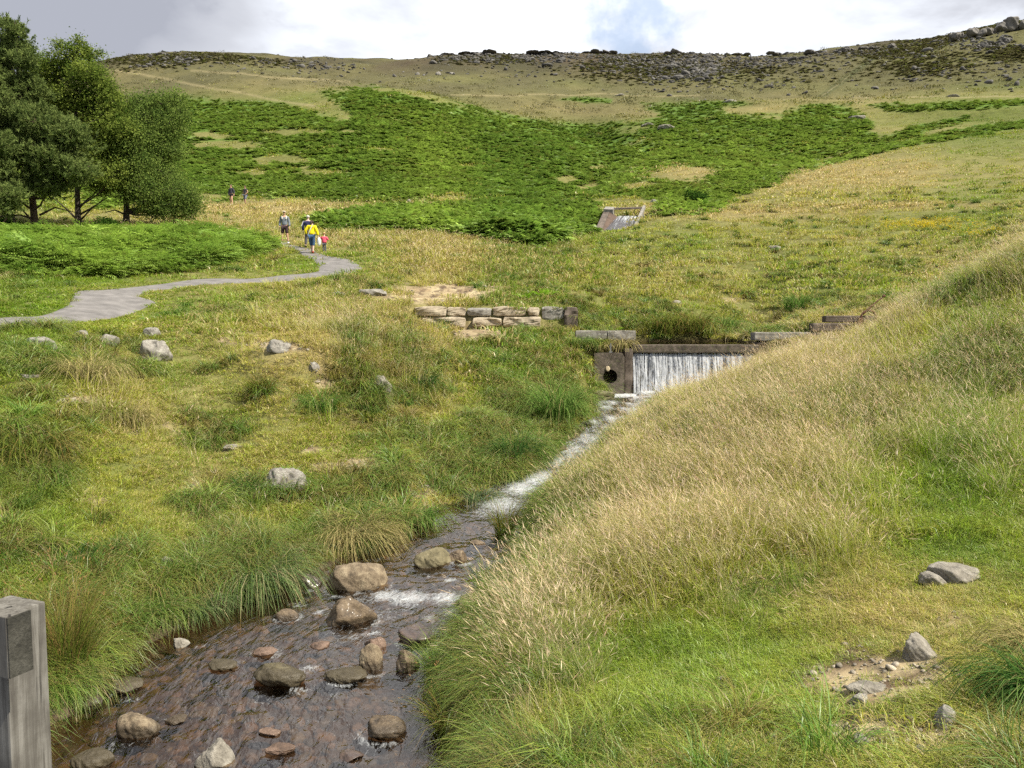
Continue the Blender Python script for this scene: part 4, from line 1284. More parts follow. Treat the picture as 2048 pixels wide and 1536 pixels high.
BR = [
    (310, 706, 62, 42, 'rk_grey', 'large tilted grey rock standing in the turf below the path', .8, 0),
    (213, 683, 38, 20, 'rk_grey', 'low grey rock left of the large tilted grey rock', .7, .4),
    (76, 690, 62, 22, 'rk_grey', 'flat grey rock near the left edge below the path', .7, .5),
    (160, 668, 24, 11, 'rk_grey', 'small grey rock nearest the path edge', .7, .4),
    (300, 668, 34, 12, 'rk_grey', 'low grey rock behind the large tilted grey rock', .6, .5),
    (572, 964, 82, 50, 'rk_grey', 'broad grey brown rock in the left bank grass', .8, .3),
    (764, 776, 30, 24, 'rk_pale', 'pale grey rock sticking out of the dry mound', .8, 0),
    (627, 737, 22, 16, 'rk_grey', 'small grey rock on the left side of the dry mound', .8, 0),
    (462, 896, 34, 12, 'rk_pale', 'small pale stone in the trodden turf', .8, .4),
    (137, 890, 26, 12, 'rk_grey', 'small grey stone among the tussocks near the left edge', .7, 0),
    (60, 755, 34, 12, 'rk_pale', 'narrow pale stone near the left edge', .9, .3),
    (748, 586, 54, 12, 'rk_grey', 'long low grey rock right of the bend in the path', .6, .4),
    (676, 591, 24, 11, 'rk_grey', 'small grey rock left of the long low rock by the path', .6, .3),
    (588, 1100, 38, 18, 'rk_pale', 'pale stone above the drooping tussock', .7, .3),
    (332, 1128, 24, 16, 'rk_pale', 'pale stone at the top of the little eroded patch', .8, 0),
    (372, 1138, 18, 8, 'rk_pale', 'tiny pale stone right of the eroded patch', .8, 0),
    (334, 1172, 18, 12, 'rk_grey', 'tiny grey stone at the foot of the eroded patch', .8, 0),
    (1920, 1146, 84, 34, 'rk_pale', 'pale weathered rock in the trodden turf on the right bank', .9, .3),
    (1868, 1162, 46, 22, 'rk_pale', 'pale broken rock left of the larger weathered rock', .9, 0),
    (1838, 1302, 66, 42, 'rk_pale', 'upright pale grey stone in the bottom right turf', .9, 0),
    (1736, 1378, 66, 15, 'rk_pale', 'thin white slab lying in bare soil', .8, .6),
    (1720, 1400, 34, 18, 'rk_grey', 'small stone just below the thin white slab', .8, 0),
    (1893, 1442, 48, 36, 'rk_grey', 'leaning triangular grey stone in the bottom right turf', 1.0, 0),
    (1828, 1446, 16, 16, 'rk_pale', 'tiny pale stone left of the triangular grey stone', .8, 0),
    (1726, 1486, 38, 24, 'rk_pale', 'rounded pale stone near the bottom edge', .8, 0),
    (1770, 1494, 18, 12, 'rk_pale', 'tiny stone right of the rounded pale stone at the bottom', .8, 0),
    (1848, 1506, 34, 20, 'rk_grey', 'narrow grey stone at the bottom edge of the turf', .9, 0),
    (555, 692, 50, 22, 'rk_grey', 'crumbling grey rock in the eroded lip of the mound', .9, 0),
    (1550, 496, 24, 8, 'rk_pale', 'pale flat rock alone on the green hillside', .6, .5),
    (1398, 452, 14, 5, 'rk_pale', 'small pale rock on the hill right of the upper weir', .6, .4),
    (1352, 606, 18, 8, 'rk_pale', 'small pale rock in the slope above the pond', .7, .3),
    (1310, 404, 20, 9, 'rk_grey', 'grey rock just above the upper weir', .7, .3),
    (818, 405, 9, 7, 'rk_grey', 'grey rock in the bracken above the dry grass band', .7, 0),
    (1627, 335, 16, 6, 'rk_grey', 'grey rock in the bracken at the foot of the pale hill', .7, .4),
    (1297, 250, 24, 6, 'rk_pale', 'left of two pale slabs in the high bracken', .8, .7),
    (1336, 256, 34, 7, 'rk_pale', 'right and longer of two pale slabs in the high bracken', .8, .7),
    (1714, 236, 28, 10, 'rk_pale', 'pale broken slab at the head of the gully', .9, .5),
    (1460, 202, 20, 6, 'rk_grey', 'grey slab in the top of the bracken', .8, .5),
    (1908, 192, 22, 5, 'rk_grey', 'dark slab on the moor at the upper right', .8, .5),
    (711, 379, 6, 5, 'rk_pale', 'left of two tiny white stones in the bracken slope', .6, 0),
    (757, 385, 6, 5, 'rk_pale', 'right of two tiny white stones in the bracken slope', .6, 0),
    (835, 148, 8, 5, 'rk_grey', 'leftmost pale boulder on the upper slope', .6, 0),
    (877, 148, 10, 6, 'rk_grey', 'middle pale boulder on the upper slope', .6, 0),
    (903, 147, 9, 5, 'rk_grey', 'rightmost pale boulder on the upper slope', .6, 0),
    (1240, 190, 16, 5, 'rk_grey', 'flat grey boulder on the upper slope above the bracken', .6, 0)]
for i, (px, py, w_, h_, mt, lb, ag, fl_) in enumerate(BR):
    rock(px, py, w_ * 1.08, h_ * 1.2, mt, lb, 3005 + i * 13, ag, fl_, depth=0.75, yaw=(i * 1.3) % 1.2 - 0.6, rough=0.10, sub=5 if w_ > 25 else 4, sink=0.36, zs=1.0 if i == 0 else 1.7 if i == 4 else 0.8 if px == 555 else 1.2, group=gb_ if py > 420 else 'rocks scattered on the hillside', tilt=-0.12 if i == 0 else 0)

# crags on the skyline
M['crag'] = stone_mat('weathered_crag', [(0.07, 0.066, 0.056), (0.14, 0.13, 0.115), (0.24, 0.225, 0.20)], 0.5, bump=0.3)


def crag(px, py, w_, h_, label, seed, nb=5):
    p = hit(px, py + h_ * 0.55)
    if p.y < 200:
        p = at(px, py + h_ * .5, 330)
    root = empty('crag', p)
    g = np.random.default_rng(seed)
    S_ = p.y / F
    for k in range(nb):
        t = (k + .5) / nb - .5
        ww = w_ * S_ / nb * g.uniform(1.3, 2.2); hh = h_ * S_ * g.uniform(0.45, 0.9) * (1 - 0.5 * abs(t))
        V, Fc = rock_np(seed + k * 3, (ww, ww * 0.9, hh), 1.0, 4, 0.16, 0.5, 40.0)
        zz = hh * (0.25 + 0.5 * g.uniform())
        o = link('slab', mesh_np('slab', V, Fc, None, False), M['crag'], root, (t * w_ * S_, g.normal(0, ww * .2), zz * 0.6))
        o.rotation_euler = (g.normal(0, .08), g.normal(0.12, .08), g.uniform(0, 3))
    tag(root, label, 'crag', 'crags along the skyline')


for i, (px, py, w_, h_, lb) in enumerate([
        (1348, 103, 40, 10, 'low dark crag on the level middle of the skyline'), (1560, 106, 50, 8, 'low dark rocks left of the stacked tor on the skyline'), (1480, 106, 30, 6, 'small rock step on the skyline between two low crags'),
        (1692, 94, 34, 16, 'stacked dark tor standing alone on the skyline'), (1625, 103, 26, 8, 'small dark rock left of the stacked tor'), (1740, 95, 40, 8, 'flat rock shelf right of the stacked tor'),
        (1783, 89, 16, 14, 'small upright block on the skyline below the high crag'), (1925, 66, 44, 22, 'jutting crag at the lower end of the high ridge'),
        (1975, 56, 70, 28, 'dark broken crag halfway up the high ridge'), (2030, 42, 70, 34, 'highest dark crag at the right edge of the skyline'), (2085, 34, 70, 30, 'crag beyond the right edge on the high ridge'),
        (905, 107, 50, 6, 'left end crag of the long grey rock edge'), (960, 103, 60, 6, 'broad grey crag near the left end of the rock edge'), (1200, 105, 60, 5, 'grey crag in the middle of the long rock edge'), (1095, 106, 70, 4, 'thin grey crag right of the broad one on the edge')]):
    crag(px, py, w_, h_, lb, 5000 + i * 31, 5 if w_ > 30 else 3)

# loose blocks below the edge
def scree_proto():
    out = []
    for v in range(5):
        V, Fc = rock_np(7000 + v, (1.3, 0.9, 0.7), 1.0, 2, 0.08, 0.4)
        out.append((V, [Fc], {'v': np.zeros(len(V)), 'rnd': np.full(len(V), 0.5), 'kind': np.zeros(len(V))}))
    return out


m, t = new_mat('scree_stone')
tn = t.add('ShaderNodeAttribute', attribute_name='tint', attribute_type='INSTANCER').outputs['Color']
ns_ = t.noise(t.add('ShaderNodeNewGeometry').outputs['Position'], 14.0, 6, 0.7)
vs_ = t.maprange(ns_, 0.3, 0.7, 0.45, 1.4)
vv_ = t.add('ShaderNodeCombineXYZ', {0: vs_, 1: vs_, 2: vs_}).outputs[0]
bp_ = t.add('ShaderNodeBump', {'Strength': 0.6, 'Distance': 0.03, 'Height': ns_})
b = t.add('ShaderNodeBsdfPrincipled', {'Base Color': t.mixc(1.0, tn, vv_, 'MULTIPLY'), 'Roughness': 0.9, 'Normal': bp_.outputs[0]})
t.l.new(b.outputs[0], t.out.inputs[0])
M['scree'] = m
proto('scree_block', scree_proto(), M['scree'])
sw_ = brush(gpx, gpy, [(900, 112, 50, 12, .8), (1000, 114, 120, 14, .8), (1150, 112, 120, 12, .75), (1280, 120, 110, 22, 1), (1380, 130, 90, 34, 1), (1460, 120, 120, 18, .7), (1560, 120, 120, 14, .5), (1700, 108, 160, 12, .45), (1850, 130, 160, 40, .15), (1960, 85, 120, 16, .5),
                       (330, 118, 90, 14, .45), (560, 128, 120, 12, .25), (640, 135, 70, 18, .35), (1020, 145, 260, 20, .14), (1500, 150, 200, 30, .2), (1420, 170, 60, 14, .25), (2020, 130, 90, 40, .15)], GY)
sw_ = np.clip(sw_, 0, 1) ** 1.6 * (GY > 230) * (GY < 460) * (0.35 + sstep(-0.1, 0.4, gn3))
N = 5200
i, X, Y, Zz, g = draw(N, sw_, 9)
sc = np.exp(g.normal(0.0, 0.45, N))
gcol = g.uniform(0.045, 0.15, (N, 1)) * np.array((1.0, 0.95, 0.86))
rot = np.stack([g.normal(0, 0.3, N), g.normal(0, 0.3, N), g.uniform(0, 6.28, N)], 1)
scatter('scree', 'scree_block', np.stack([X, Y, Zz + 0.1], 1), rot, np.stack([sc, sc, sc * g.uniform(.6, 1.2, N)], 1), g.integers(0, 5, N), gcol, np.zeros(N),
        label='grey broken gritstone blocks strewn below the skyline edge', cat='scree')
# low dark heather clumps on the upper slopes
hw_ = np.clip(sstep(335, 375, GY) * sstep(0.0, 0.35, gn4) + brush(gpx, gpy, [(290, 120, 70, 12, 1), (980, 118, 70, 8, .9), (1420, 140, 160, 18, .6), (1830, 125, 90, 22, .6), (2020, 110, 50, 14, .7), (1370, 560, 60, 14, .002)], GY) * (GY > 230), 0, 1)
N = 6000
i, X, Y, Zz, g = draw(N, hw_ * (GY > 200), 10)
rot = np.stack([g.normal(0, 0.1, N), g.normal(0, 0.1, N), g.uniform(0, 6.28, N)], 1)
sc = g.uniform(0.5, 0.9, N)
scatter('heather', 'bracken_clump', np.stack([X, Y, Zz - 0.05], 1), rot, np.stack([sc, sc, sc * .6], 1), 8 + g.integers(0, 3, N),
        np.array((0.085, 0.078, 0.036)) * g.uniform(0.6, 1.5, (N, 1)), g.uniform(0, 0.2, N), label='dark heather patches under the rocky skyline', cat='heather')
# pebbles on the stream bed and at its edge
proto('pebble', [(lambda r: (r[0], [r[1]], {'v': np.zeros(len(r[0])), 'rnd': np.full(len(r[0]), .5), 'kind': np.zeros(len(r[0]))}))(rock_np(7100 + v, (0.12, 0.09, 0.06), 0.6, 2, 0.05)) for v in range(4)], M['scree'])
N = 5200
g = np.random.default_rng(12)
tY = 4.3 + 19 * g.uniform(0, 1, N) ** 1.7
cX = np.interp(tY, SL[:, 0], SL[:, 1]); hW = np.interp(tY, SL[:, 0], SL[:, 2])
X = cX + (hW + 0.05) * g.uniform(-1.0, 1.0, N); Zz = height(X, tY)
sc = np.exp(g.normal(-0.1, 0.45, N)) * np.where(g.uniform(0, 1, N) < 0.06, 1.5, 1.0)
sc = np.minimum(sc, 1.5)
pc = np.array([(0.10, 0.07, 0.05), (0.08, 0.065, 0.05), (0.12, 0.095, 0.065), (0.05, 0.042, 0.034), (0.13, 0.085, 0.055)])[g.integers(0, 5, N)] * g.uniform(0.7, 1.2, (N, 1))
rot = np.stack([g.normal(0, 0.25, N), g.normal(0, 0.25, N), g.uniform(0, 6.28, N)], 1)
scatter('pebbles', 'pebble', np.stack([X, tY, Zz], 1), rot, np.stack([sc, sc, sc], 1), g.integers(0, 4, N), pc, np.zeros(N), label='orange and brown pebbles covering the bed of the stream', cat='pebbles')
# stone chips on the worn soil
N = 900
i, X, Y, Zz, g = draw(N, gsoil * (GY < 34) * (gsd > .3), 14)
sc = np.exp(g.normal(-1.55, 0.5, N)) * np.clip(Y / 7, .7, 2.2)
scatter('gravel', 'pebble', np.stack([X, Y, Zz + .005], 1), np.stack([g.normal(0, .3, N), g.normal(0, .3, N), g.uniform(0, 6.28, N)], 1), np.stack([sc, sc, sc], 1), g.integers(0, 4, N),
        np.array((0.30, 0.26, 0.20)) * g.uniform(.5, 1.4, (N, 1)), np.zeros(N), label='small stone chips scattered over patches of bare soil', cat='gravel')
# yellow flowers
proto('flower', [tuft(14, 0.3, 0.2, 0.4, 0.02, heads=1.0, hw=0.06, hl=0.09, seg=2, seed=800 + v) for v in range(2)], grass_mat('flower_heads', head=(0.85, 0.68, 0.03)))
fwt = brush(gpx, gpy, [(1850, 455, 90, 9, 1), (1950, 470, 60, 8, .5), (1780, 462, 50, 8, .4)], GY) * (GY > 35) * (GY < 80)
N = 90
i, X, Y, Zz, g = draw(N, fwt ** 2, 13)
sc = g.uniform(.6, 1.0, N)
scatter('flowers', 'flower', np.stack([X, Y, Zz + .05], 1), np.stack([0 * X, 0 * X, g.uniform(0, 6, N)], 1), np.stack([sc, sc, sc], 1), g.integers(0, 2, N), np.tile((0.12, 0.2, 0.02), (N, 1)), np.zeros(N),
        label='small yellow flowers in a patch on the green hillside', cat='flowers')

# ------------------------------------------------------------------ single tussocks, rush clumps, ferns


def blade_mat(name, tint, dry, straw=(0.40, 0.335, 0.15), tip=0.3):
    m, t = new_mat(name)
    rnd = t.add('ShaderNodeAttribute', attribute_name='rnd').outputs['Fac']
    kind = t.add('ShaderNodeAttribute', attribute_name='kind').outputs['Fac']
    v = t.add('ShaderNodeAttribute', attribute_name='v').outputs['Fac']
    isd = t.maprange(rnd, dry - 0.05, dry + 0.05, 1, 0)
    r2 = t.math('FRACT', t.math('MULTIPLY', rnd, 7.31))
    val = t.maprange(r2, 0, 1, 0.65, 1.35)
    vv = t.add('ShaderNodeCombineXYZ', {0: val, 1: val, 2: val}).outputs[0]
    col = t.mixc(t.math('MULTIPLY', t.math('POWER', v, 2.0), tip), c4(tint), c4(straw))
    col = t.mixc(isd, col, c4(straw)); col = t.mixc(kind, col, c4((0.30, 0.18, 0.08)))
    col = t.mixc(1.0, col, vv, 'MULTIPLY')
    d = t.add('ShaderNodeBsdfDiffuse', {'Color': col}); tr = t.add('ShaderNodeBsdfTranslucent', {'Color': col})
    mx = t.add('ShaderNodeMixShader', {0: 0.35}); t.l.new(d.outputs[0], mx.inputs[1]); t.l.new(tr.outputs[0], mx.inputs[2])
    t.l.new(mx.outputs[0], t.out.inputs[0])
    return m


M['tus_green'] = blade_mat('tussock_green', (0.10, 0.21, 0.035), 0.08)
M['tus_blue'] = blade_mat('tussock_bluegreen', (0.10, 0.18, 0.06), 0.18, (0.34, 0.30, 0.16))
M['tus_dry'] = blade_mat('tussock_dry', (0.16, 0.17, 0.05), 0.65)
M['tus_rush'] = blade_mat('rush_clump', (0.12, 0.17, 0.025), 0.15, (0.30, 0.20, 0.07))
M['tus_vivid'] = blade_mat('fern_vivid', (0.20, 0.40, 0.02), 0.0)
M['tus_dark'] = blade_mat('tussock_dark', (0.045, 0.12, 0.025), 0.03, tip=.1)
TS = [  # px, py (base), radius px, height px, blades, material, lean, curl, wind, label, heads
    (520, 1175, 75, 110, 900, 'tus_blue', 0.9, 1.5, -.1, 'large drooping blue green tussock hanging over the water on the left bank', 0),
    (700, 1085, 85, 75, 800, 'tus_dry', 1.0, 1.5, -.2, 'large straw coloured tussock combed down to the water', 0),
    (885, 1390, 42, 125, 420, 'tus_green', 0.28, 0.4, 0, 'upright green rush clump on the right water edge beside the wet slab', 0),
    (135, 1370, 70, 215, 620, 'tus_rush', 0.25, 0.35, 0, 'tall brown tipped rush clump beside the timber post', .35),
    (300, 1230, 70, 55, 380, 'tus_green', 0.9, 1.2, -.1, 'low green tussock on the lip of the left bank', 0),
    (390, 1225, 50, 55, 380, 'tus_blue', 1.0, 1.3, -.2, 'grey green tussock spilling over the left bank', 0),
    (495, 985, 36, 48, 260, 'tus_dark', 0.7, 1.0, 0, 'small dark green tussock left of the broad rock', 0),
    (1110, 850, 62, 110, 700, 'tus_green', 0.6, 0.9, 0, 'big round green tussock above the narrow stream bend', 0),
    (1030, 930, 50, 80, 420, 'tus_dark', 0.6, 0.9, 0, 'dark green tussock over the narrow rapids', 0),
    (845, 780, 40, 48, 300, 'tus_dark', 0.7, 0.9, 0, 'dark green tussock on the right flank of the dry mound', 0),
    (640, 820, 60, 44, 380, 'tus_green', 0.8, 1.1, 0, 'bright green tussock at the foot of the dry mound', 0),
    (2085, 1400, 90, 120, 600, 'tus_dark', 0.8, 1.3, .2, 'dark arching tussock cut by the right edge', 0),
    (2085, 1300, 90, 80, 400, 'tus_dry', 1.0, 1.4, .2, 'straw tussock bowed over the right edge', 0),
    (520, 790, 40, 50, 260, 'tus_rush', 0.4, 0.6, 0, 'olive rush tuft left of the dry mound', .2),
    (150, 1120, 60, 30, 260, 'tus_dark', 0.9, 1.2, 0, 'flattened dark green tussock above the rush clump', 0),
    (60, 905, 90, 55, 420, 'tus_rush', 0.8, 1.3, 0, 'shaggy olive tussock at the left edge', 0),
    (170, 760, 80, 45, 420, 'tus_dry', 0.8, 1.3, .2, 'shaggy pale tussock below the flat grey rock', 0),
    (250, 850, 70, 50, 420, 'tus_dry', 0.8, 1.3, .2, 'shaggy pale tussock on the eroded left bank', 0),
    (950, 1010, 60, 50, 420, 'tus_blue', 0.9, 1.3, -.1, 'grey green tussock overhanging the foot of the rapids', 0),
    (835, 1045, 60, 45, 420, 'tus_green', 0.9, 1.3, -.1, 'green tussock overhanging the pool below the rapids', 0),
    (1010, 1090, 30, 90, 300, 'tus_rush', 0.25, 0.3, 0, 'slender rush tuft at the right water edge opposite the tan boulder', .2),
    (975, 1210, 36, 100, 320, 'tus_green', 0.25, 0.3, 0, 'slender green tuft at the right water edge by the white riffle', 0),
    (900, 1480, 50, 110, 380, 'tus_rush', 0.35, 0.5, 0, 'brown green rush tuft at the bottom of the right water edge', .2),
    (1600, 620, 50, 30, 260, 'tus_green', 0.6, 0.9, 0, 'green tussock on the slope above the stepped wall', 0),
    (1380, 662, 60, 26, 300, 'tus_rush', 0.7, 1.0, 0, 'olive tussock overhanging the far side of the pond', 0),
    (1450, 664, 50, 22, 300, 'tus_green', 0.7, 1.0, 0, 'green tussock overhanging the right end of the pond', 0),
    (1320, 663, 50, 22, 300, 'tus_rush', 0.7, 1.0, 0, 'olive tussock overhanging the left end of the pond', 0),
    (890, 655, 26, 26, 200, 'tus_dark', 0.6, .8, 0, 'dark tussock at the left foot of the stone wall', 0),
    (1205, 700, 26, 22, 220, 'tus_dry', 0.8, 1.2, 0, 'dry tussock on top of the pipe headwall', 0),
    (1246, 696, 22, 30, 200, 'tus_dry', 0.9, 1.5, 0, 'dry grass trailing down at the left end of the overflow beam', 0),
    (1150, 700, 40, 40, 260, 'tus_green', 0.6, .9, 0, 'green tussock left of the pipe headwall', 0),
]
for i, (px, py, rp, hp, nb, mt, ln, cr, wd, lb, hd) in enumerate(TS):
    p = hit(px, py)
    s_ = p.y / F
    Hb = max(hp, rp * 0.9) * s_ * (1.0 + 0.45 * min(ln, 1))
    V, Fs, at_ = tuft(nb, rp * s_ * 0.55, Hb * 0.6, Hb * 1.12, max(0.006, 1.0 * s_ * 1.1), lean=ln, curl=cr, seg=5, seed=9000 + i, heads=hd, hw=.01, hl=.03, wind=wd)
    V[:, 2] += height(V[:, 0] * 0.5 + p.x, V[:, 1] * 0.5 + p.y) * 0 - 0.03
    r0 = V[:, :2]
    o = link('grass_tussock', mesh_np('grass_tussock', V, Fs, at_), M[mt], None, p)
    tag(o, lb, 'tussock', 'tussocks and rushes in the grass')

for px, py, rp, lb in ((1050, 600, 26, 'left of two vivid green ferns above the stone wall'), (1090, 596, 28, 'right of two vivid green ferns above the stone wall'), (1228, 664, 22, 'fern growing behind the left pond wall'), (1112, 938, 24, 'small bright plant at the water edge of the rapids')):
    p = hit(px, py); s_ = p.y / F
    V, Fs, at_ = frondclump(9, rp * s_ * 1.1, rp * s_ * 1.5, 12, int(px), rise=1.1, wfac=.26)
    o = link('fern', mesh_np('fern', V, Fs, at_), M['tus_vivid'], None, p - Vector((0, 0, .02)))
    tag(o, lb, 'fern', 'single ferns')

# ------------------------------------------------------------------ masonry and weir
M['st_dark'] = stone_mat('damp_masonry', [(0.035, 0.026, 0.02), (0.10, 0.078, 0.06), (0.20, 0.16, 0.13)], 3.0)
M['st_light'] = stone_mat('pale_masonry', [(0.16, 0.13, 0.09), (0.36, 0.30, 0.215), (0.52, 0.45, 0.33)], 3.5)
M['st_grey'] = stone_mat('grey_masonry', [(0.08, 0.07, 0.06), (0.20, 0.185, 0.16), (0.36, 0.34, 0.30)], 4.0, lichen=(0.40, 0.39, 0.34))
M['st_brown'] = stone_mat('brown_concrete', [(0.030, 0.024, 0.018), (0.10, 0.08, 0.06), (0.19, 0.155, 0.12)], 5.0, bump=.9, lichen=(0.075, 0.085, 0.03))


def block(name, parent, x0, x1, y0, y1, z0, z1, mat, seed, rnd=0.02, bev=0.03):
    bm = bmesh.new(); box(bm, x0, x1, y0, y1, z0, z1)
    bmesh.ops.subdivide_edges(bm, edges=list(bm.edges), cuts=5, use_grid_fill=True)
    c = Vector(((x0 + x1) / 2, (y0 + y1) / 2, (z0 + z1) / 2)); hx, hy, hz = (x1 - x0) / 2, (y1 - y0) / 2, (z1 - z0) / 2
    for v in bm.verts:
        d = v.co - c
        ex = max(0, abs(d.x) - (hx - bev)) / bev; ey = max(0, abs(d.y) - (hy - bev)) / bev; ez = max(0, abs(d.z) - (hz - bev)) / bev
        k = ex * ey + ey * ez + ex * ez
        pull = min(k, 2) * bev * 0.35
        if d.length > 0:
            v.co -= Vector((math.copysign(1, d.x) * (ex > 0), math.copysign(1, d.y) * (ey > 0), math.copysign(1, d.z) * (ez > 0))) * pull
        nn = fbm(np.array([v.co.x * 1.1 + v.co.z * 2]), np.array([v.co.y + v.co.z * 1.3 + seed]), 0.35, 3, seed)[0]
        v.co += Vector((0.5 * nn, nn, 0.6 * nn)) * rnd
    o = bm_obj(name, bm, mat, parent)
    return o


def zrow(py, Y):
    return CAMZ + float(ray(1024, py)[1]) * Y


def xcol(px, Y, z):
    dep = Y * ct - (z - CAMZ) * st
    return (px - 1024) / F * dep


# weir: dark wall, overflow beam
weir = empty('weir', (5.8, 25.1, 1.0))
tag(weir, 'low stone weir with a brown overflow beam holding back the pond', 'weir')
def child_box(name, par, x0, x1, y0, y1, z0, z1, mat, seed, rnd=0.015, bev=0.02):
    o = block(name, par, x0 - par.location.x, x1 - par.location.x, y0 - par.location.y, y1 - par.location.y, z0 - par.location.z, z1 - par.location.z, mat, seed, rnd, bev)
    return o
child_box('wall', weir, 3.5, 9.4, 25.0, 25.35, 0.7, 2.52, M['st_dark'], 1)
child_box('overflow_beam', weir, 3.78, 7.75, 24.74, 25.02, 2.33, 2.585, M['st_brown'], 2, 0.008)
child_box('end_block', weir, 3.52, 3.78, 24.62, 25.1, 1.0, 2.46, M['st_dark'], 3, 0.02)

# pipe headwall
hx0, hx1, hz0, hz1, hyf = 2.56, 3.5, 1.0, 2.33, 24.5
head = empty('culvert_headwall', (2.96, hyf, 1.0))
tag(head, 'brown concrete headwall with a round pipe mouth left of the waterfall', 'culvert')
bm = bmesh.new()
cx_, cz_, rr_ = 3.06, 1.60, 0.22
nn_ = 40
inner, outer, back_, ob = [], [], [], []
for k in range(nn_):
    a = 2 * math.pi * k / nn_ + math.pi / 4
    dxx, dzz = math.cos(a), math.sin(a)
    inner.append(bm.verts.new((cx_ + rr_ * dxx - 2.96, 0, cz_ + rr_ * dzz - 1.0)))
    t1 = (hx1 - cx_) / dxx if dxx > 1e-6 else ((hx0 - cx_) / dxx if dxx < -1e-6 else 1e9)
    t2 = (hz1 - cz_) / dzz if dzz > 1e-6 else ((hz0 - cz_) / dzz if dzz < -1e-6 else 1e9)
    tt_ = min(t1, t2)
    outer.append(bm.verts.new((cx_ + tt_ * dxx - 2.96, 0, cz_ + tt_ * dzz - 1.0)))
    back_.append(bm.verts.new((cx_ + rr_ * dxx - 2.96, 0.45, cz_ + rr_ * dzz - 1.0)))
    ob.append(bm.verts.new((cx_ + tt_ * dxx - 2.96, 0.5, cz_ + tt_ * dzz - 1.0)))
for k in range(nn_):
    j = (k + 1) % nn_
    bm.faces.new((inner[k], outer[k], outer[j], inner[j]))
    bm.faces.new((inner[j], back_[j], back_[k], inner[k]))
    bm.faces.new((outer[k], ob[k], ob[j], outer[j]))
bmesh.ops.recalc_face_normals(bm, faces=bm.faces)
bm_obj('front_wall', bm, M['st_brown'], head)
bm = bmesh.new()
for r_, y_ in ((rr_ - .012, 0.02), (rr_ - .012, 0.44)):
    pass
V1, F1 = tube_np([(cx_ - 2.96, 0.05, cz_ - 1), (cx_ - 2.96, 0.43, cz_ - 1)], [rr_ - 0.02, rr_ - 0.02], 32)
bm.free()
cap = np.arange(32, 64)
link('pipe', mesh_np('pipe', V1, [F1, cap[None, :]], None, True), flat_mat('dark_pipe', (0.018, 0.013, 0.010), 0.7), head)
bm = bmesh.new(); box(bm, -0.02, 0.02, -0.02, 0.02, 0, 0.30); box(bm, -0.05, 0.05, -0.05, 0.05, 0.0, 0.07); box(bm, -0.04, 0.04, -0.012, 0.012, 0.2, 0.24)
tag(bm_obj('valve_spindle', bm, flat_mat('galvanised_steel', (0.30, 0.31, 0.33), 0.5, metal=0.6), None, (xcol(1221, 24.75, 2.4), 24.75, 2.32), bevel=0.006), 'small grey metal valve spindle on top of the pipe headwall', 'valve')
V, Fc = rock_np(55, (0.12, 0.03, 0.16), .9, 3, .1)
tag(link('dead_leaf', mesh_np('dead_leaf', V, Fc, None, True), flat_mat('pale_leaf', (0.55, 0.45, 0.30)), None, (2.98, hyf - 0.02, 1.86)), 'pale curled leaf stuck above the pipe mouth', 'leaf')

wl = empty('pond_wall', (3.0, 25.5, 2.2))
tag(wl, 'grey stone coping wall on the left side of the pond', 'wall')
child_box('coping', wl, 2.05, 3.05, 25.35, 25.75, 2.72, 3.02, M['st_grey'], 11)
child_box('coping', wl, 3.07, 3.98, 25.36, 25.75, 2.70, 3.02, M['st_grey'], 12)
child_box('wall', wl, 2.1, 3.96, 25.42, 25.72, 2.0, 2.70, M['st_grey'], 13)
child_box('side_wall', wl, 3.72, 4.0, 25.77, 27.4, 2.1, 2.98, M['st_grey'], 14)

sw2 = empty('stepped_wall', (9.6, 25.3, 2.2))
tag(sw2, 'stepped dark stone wall climbing the bank right of the weir', 'wall')
child_box('coping', sw2, 7.72, 9.5, 25.1, 25.6, 2.70, 2.97, M['st_grey'], 21)
child_box('stone_course', sw2, 7.8, 8.9, 25.14, 25.55, 2.42, 2.66, M['st_dark'], 22)
child_box('stone_course', sw2, 8.92, 10.0, 25.14, 25.55, 2.42, 2.68, M['st_dark'], 23)
child_box('stone_course', sw2, 9.6, 11.5, 25.2, 25.6, 2.99, 3.26, M['st_dark'], 24)
child_box('coping', sw2, 10.02, 11.65, 25.26, 25.6, 3.28, 3.50, M['st_dark'], 25)
child_box('foundation', sw2, 9.4, 11.8, 25.22, 25.6, 2.2, 2.985, M['st_dark'], 26)

# sluice gear: rusty half ring on two feet with a raised lever
M['rust'] = flat_mat('rusty_iron', (0.13, 0.06, 0.035), 0.85, 0.35, 30, bump=.3)
gear = empty('sluice_gear', (xcol(1738, 25.1, 3.4), 25.12, 3.30))
tag(gear, 'rusty half ring sluice gear with a raised lever on the stepped wall', 'sluice gear')
a_ = np.linspace(-0.35, math.pi * 0.95, 22)
V1, F1 = tube_np([(0.27 * math.cos(a), 0, 0.02 + 0.34 * math.sin(a)) for a in a_], [0.035] * 22, 8)
link('half_ring', mesh_np('half_ring', V1, F1, None, True), M['rust'], gear)
V1, F1 = tube_np([(-0.16, -.03, 0.28), (0.08, -.03, 0.52), (0.44, -.03, 0.82)], [0.028, 0.026, 0.024], 8)
V2, F2 = tube_np([(0.43, -.03, .81), (0.47, -.03, .845)], [0.05, 0.05], 8)
V1, F1 = join_np([(V1, F1), (V2, F2)])
link('lever', mesh_np('lever', V1, F1, None, True), M['rust'], gear)
bm = bmesh.new(); box(bm, -0.34, -0.20, -0.06, 0.06, -0.3, 0.12)
bm_obj('bracket', bm, M['rust'], gear, bevel=0.01)
bm = bmesh.new(); box(bm, 0.18, 0.30, -0.06, 0.06, -0.3, -0.02)
bm_obj('bracket', bm, M['rust'], gear, bevel=0.01)

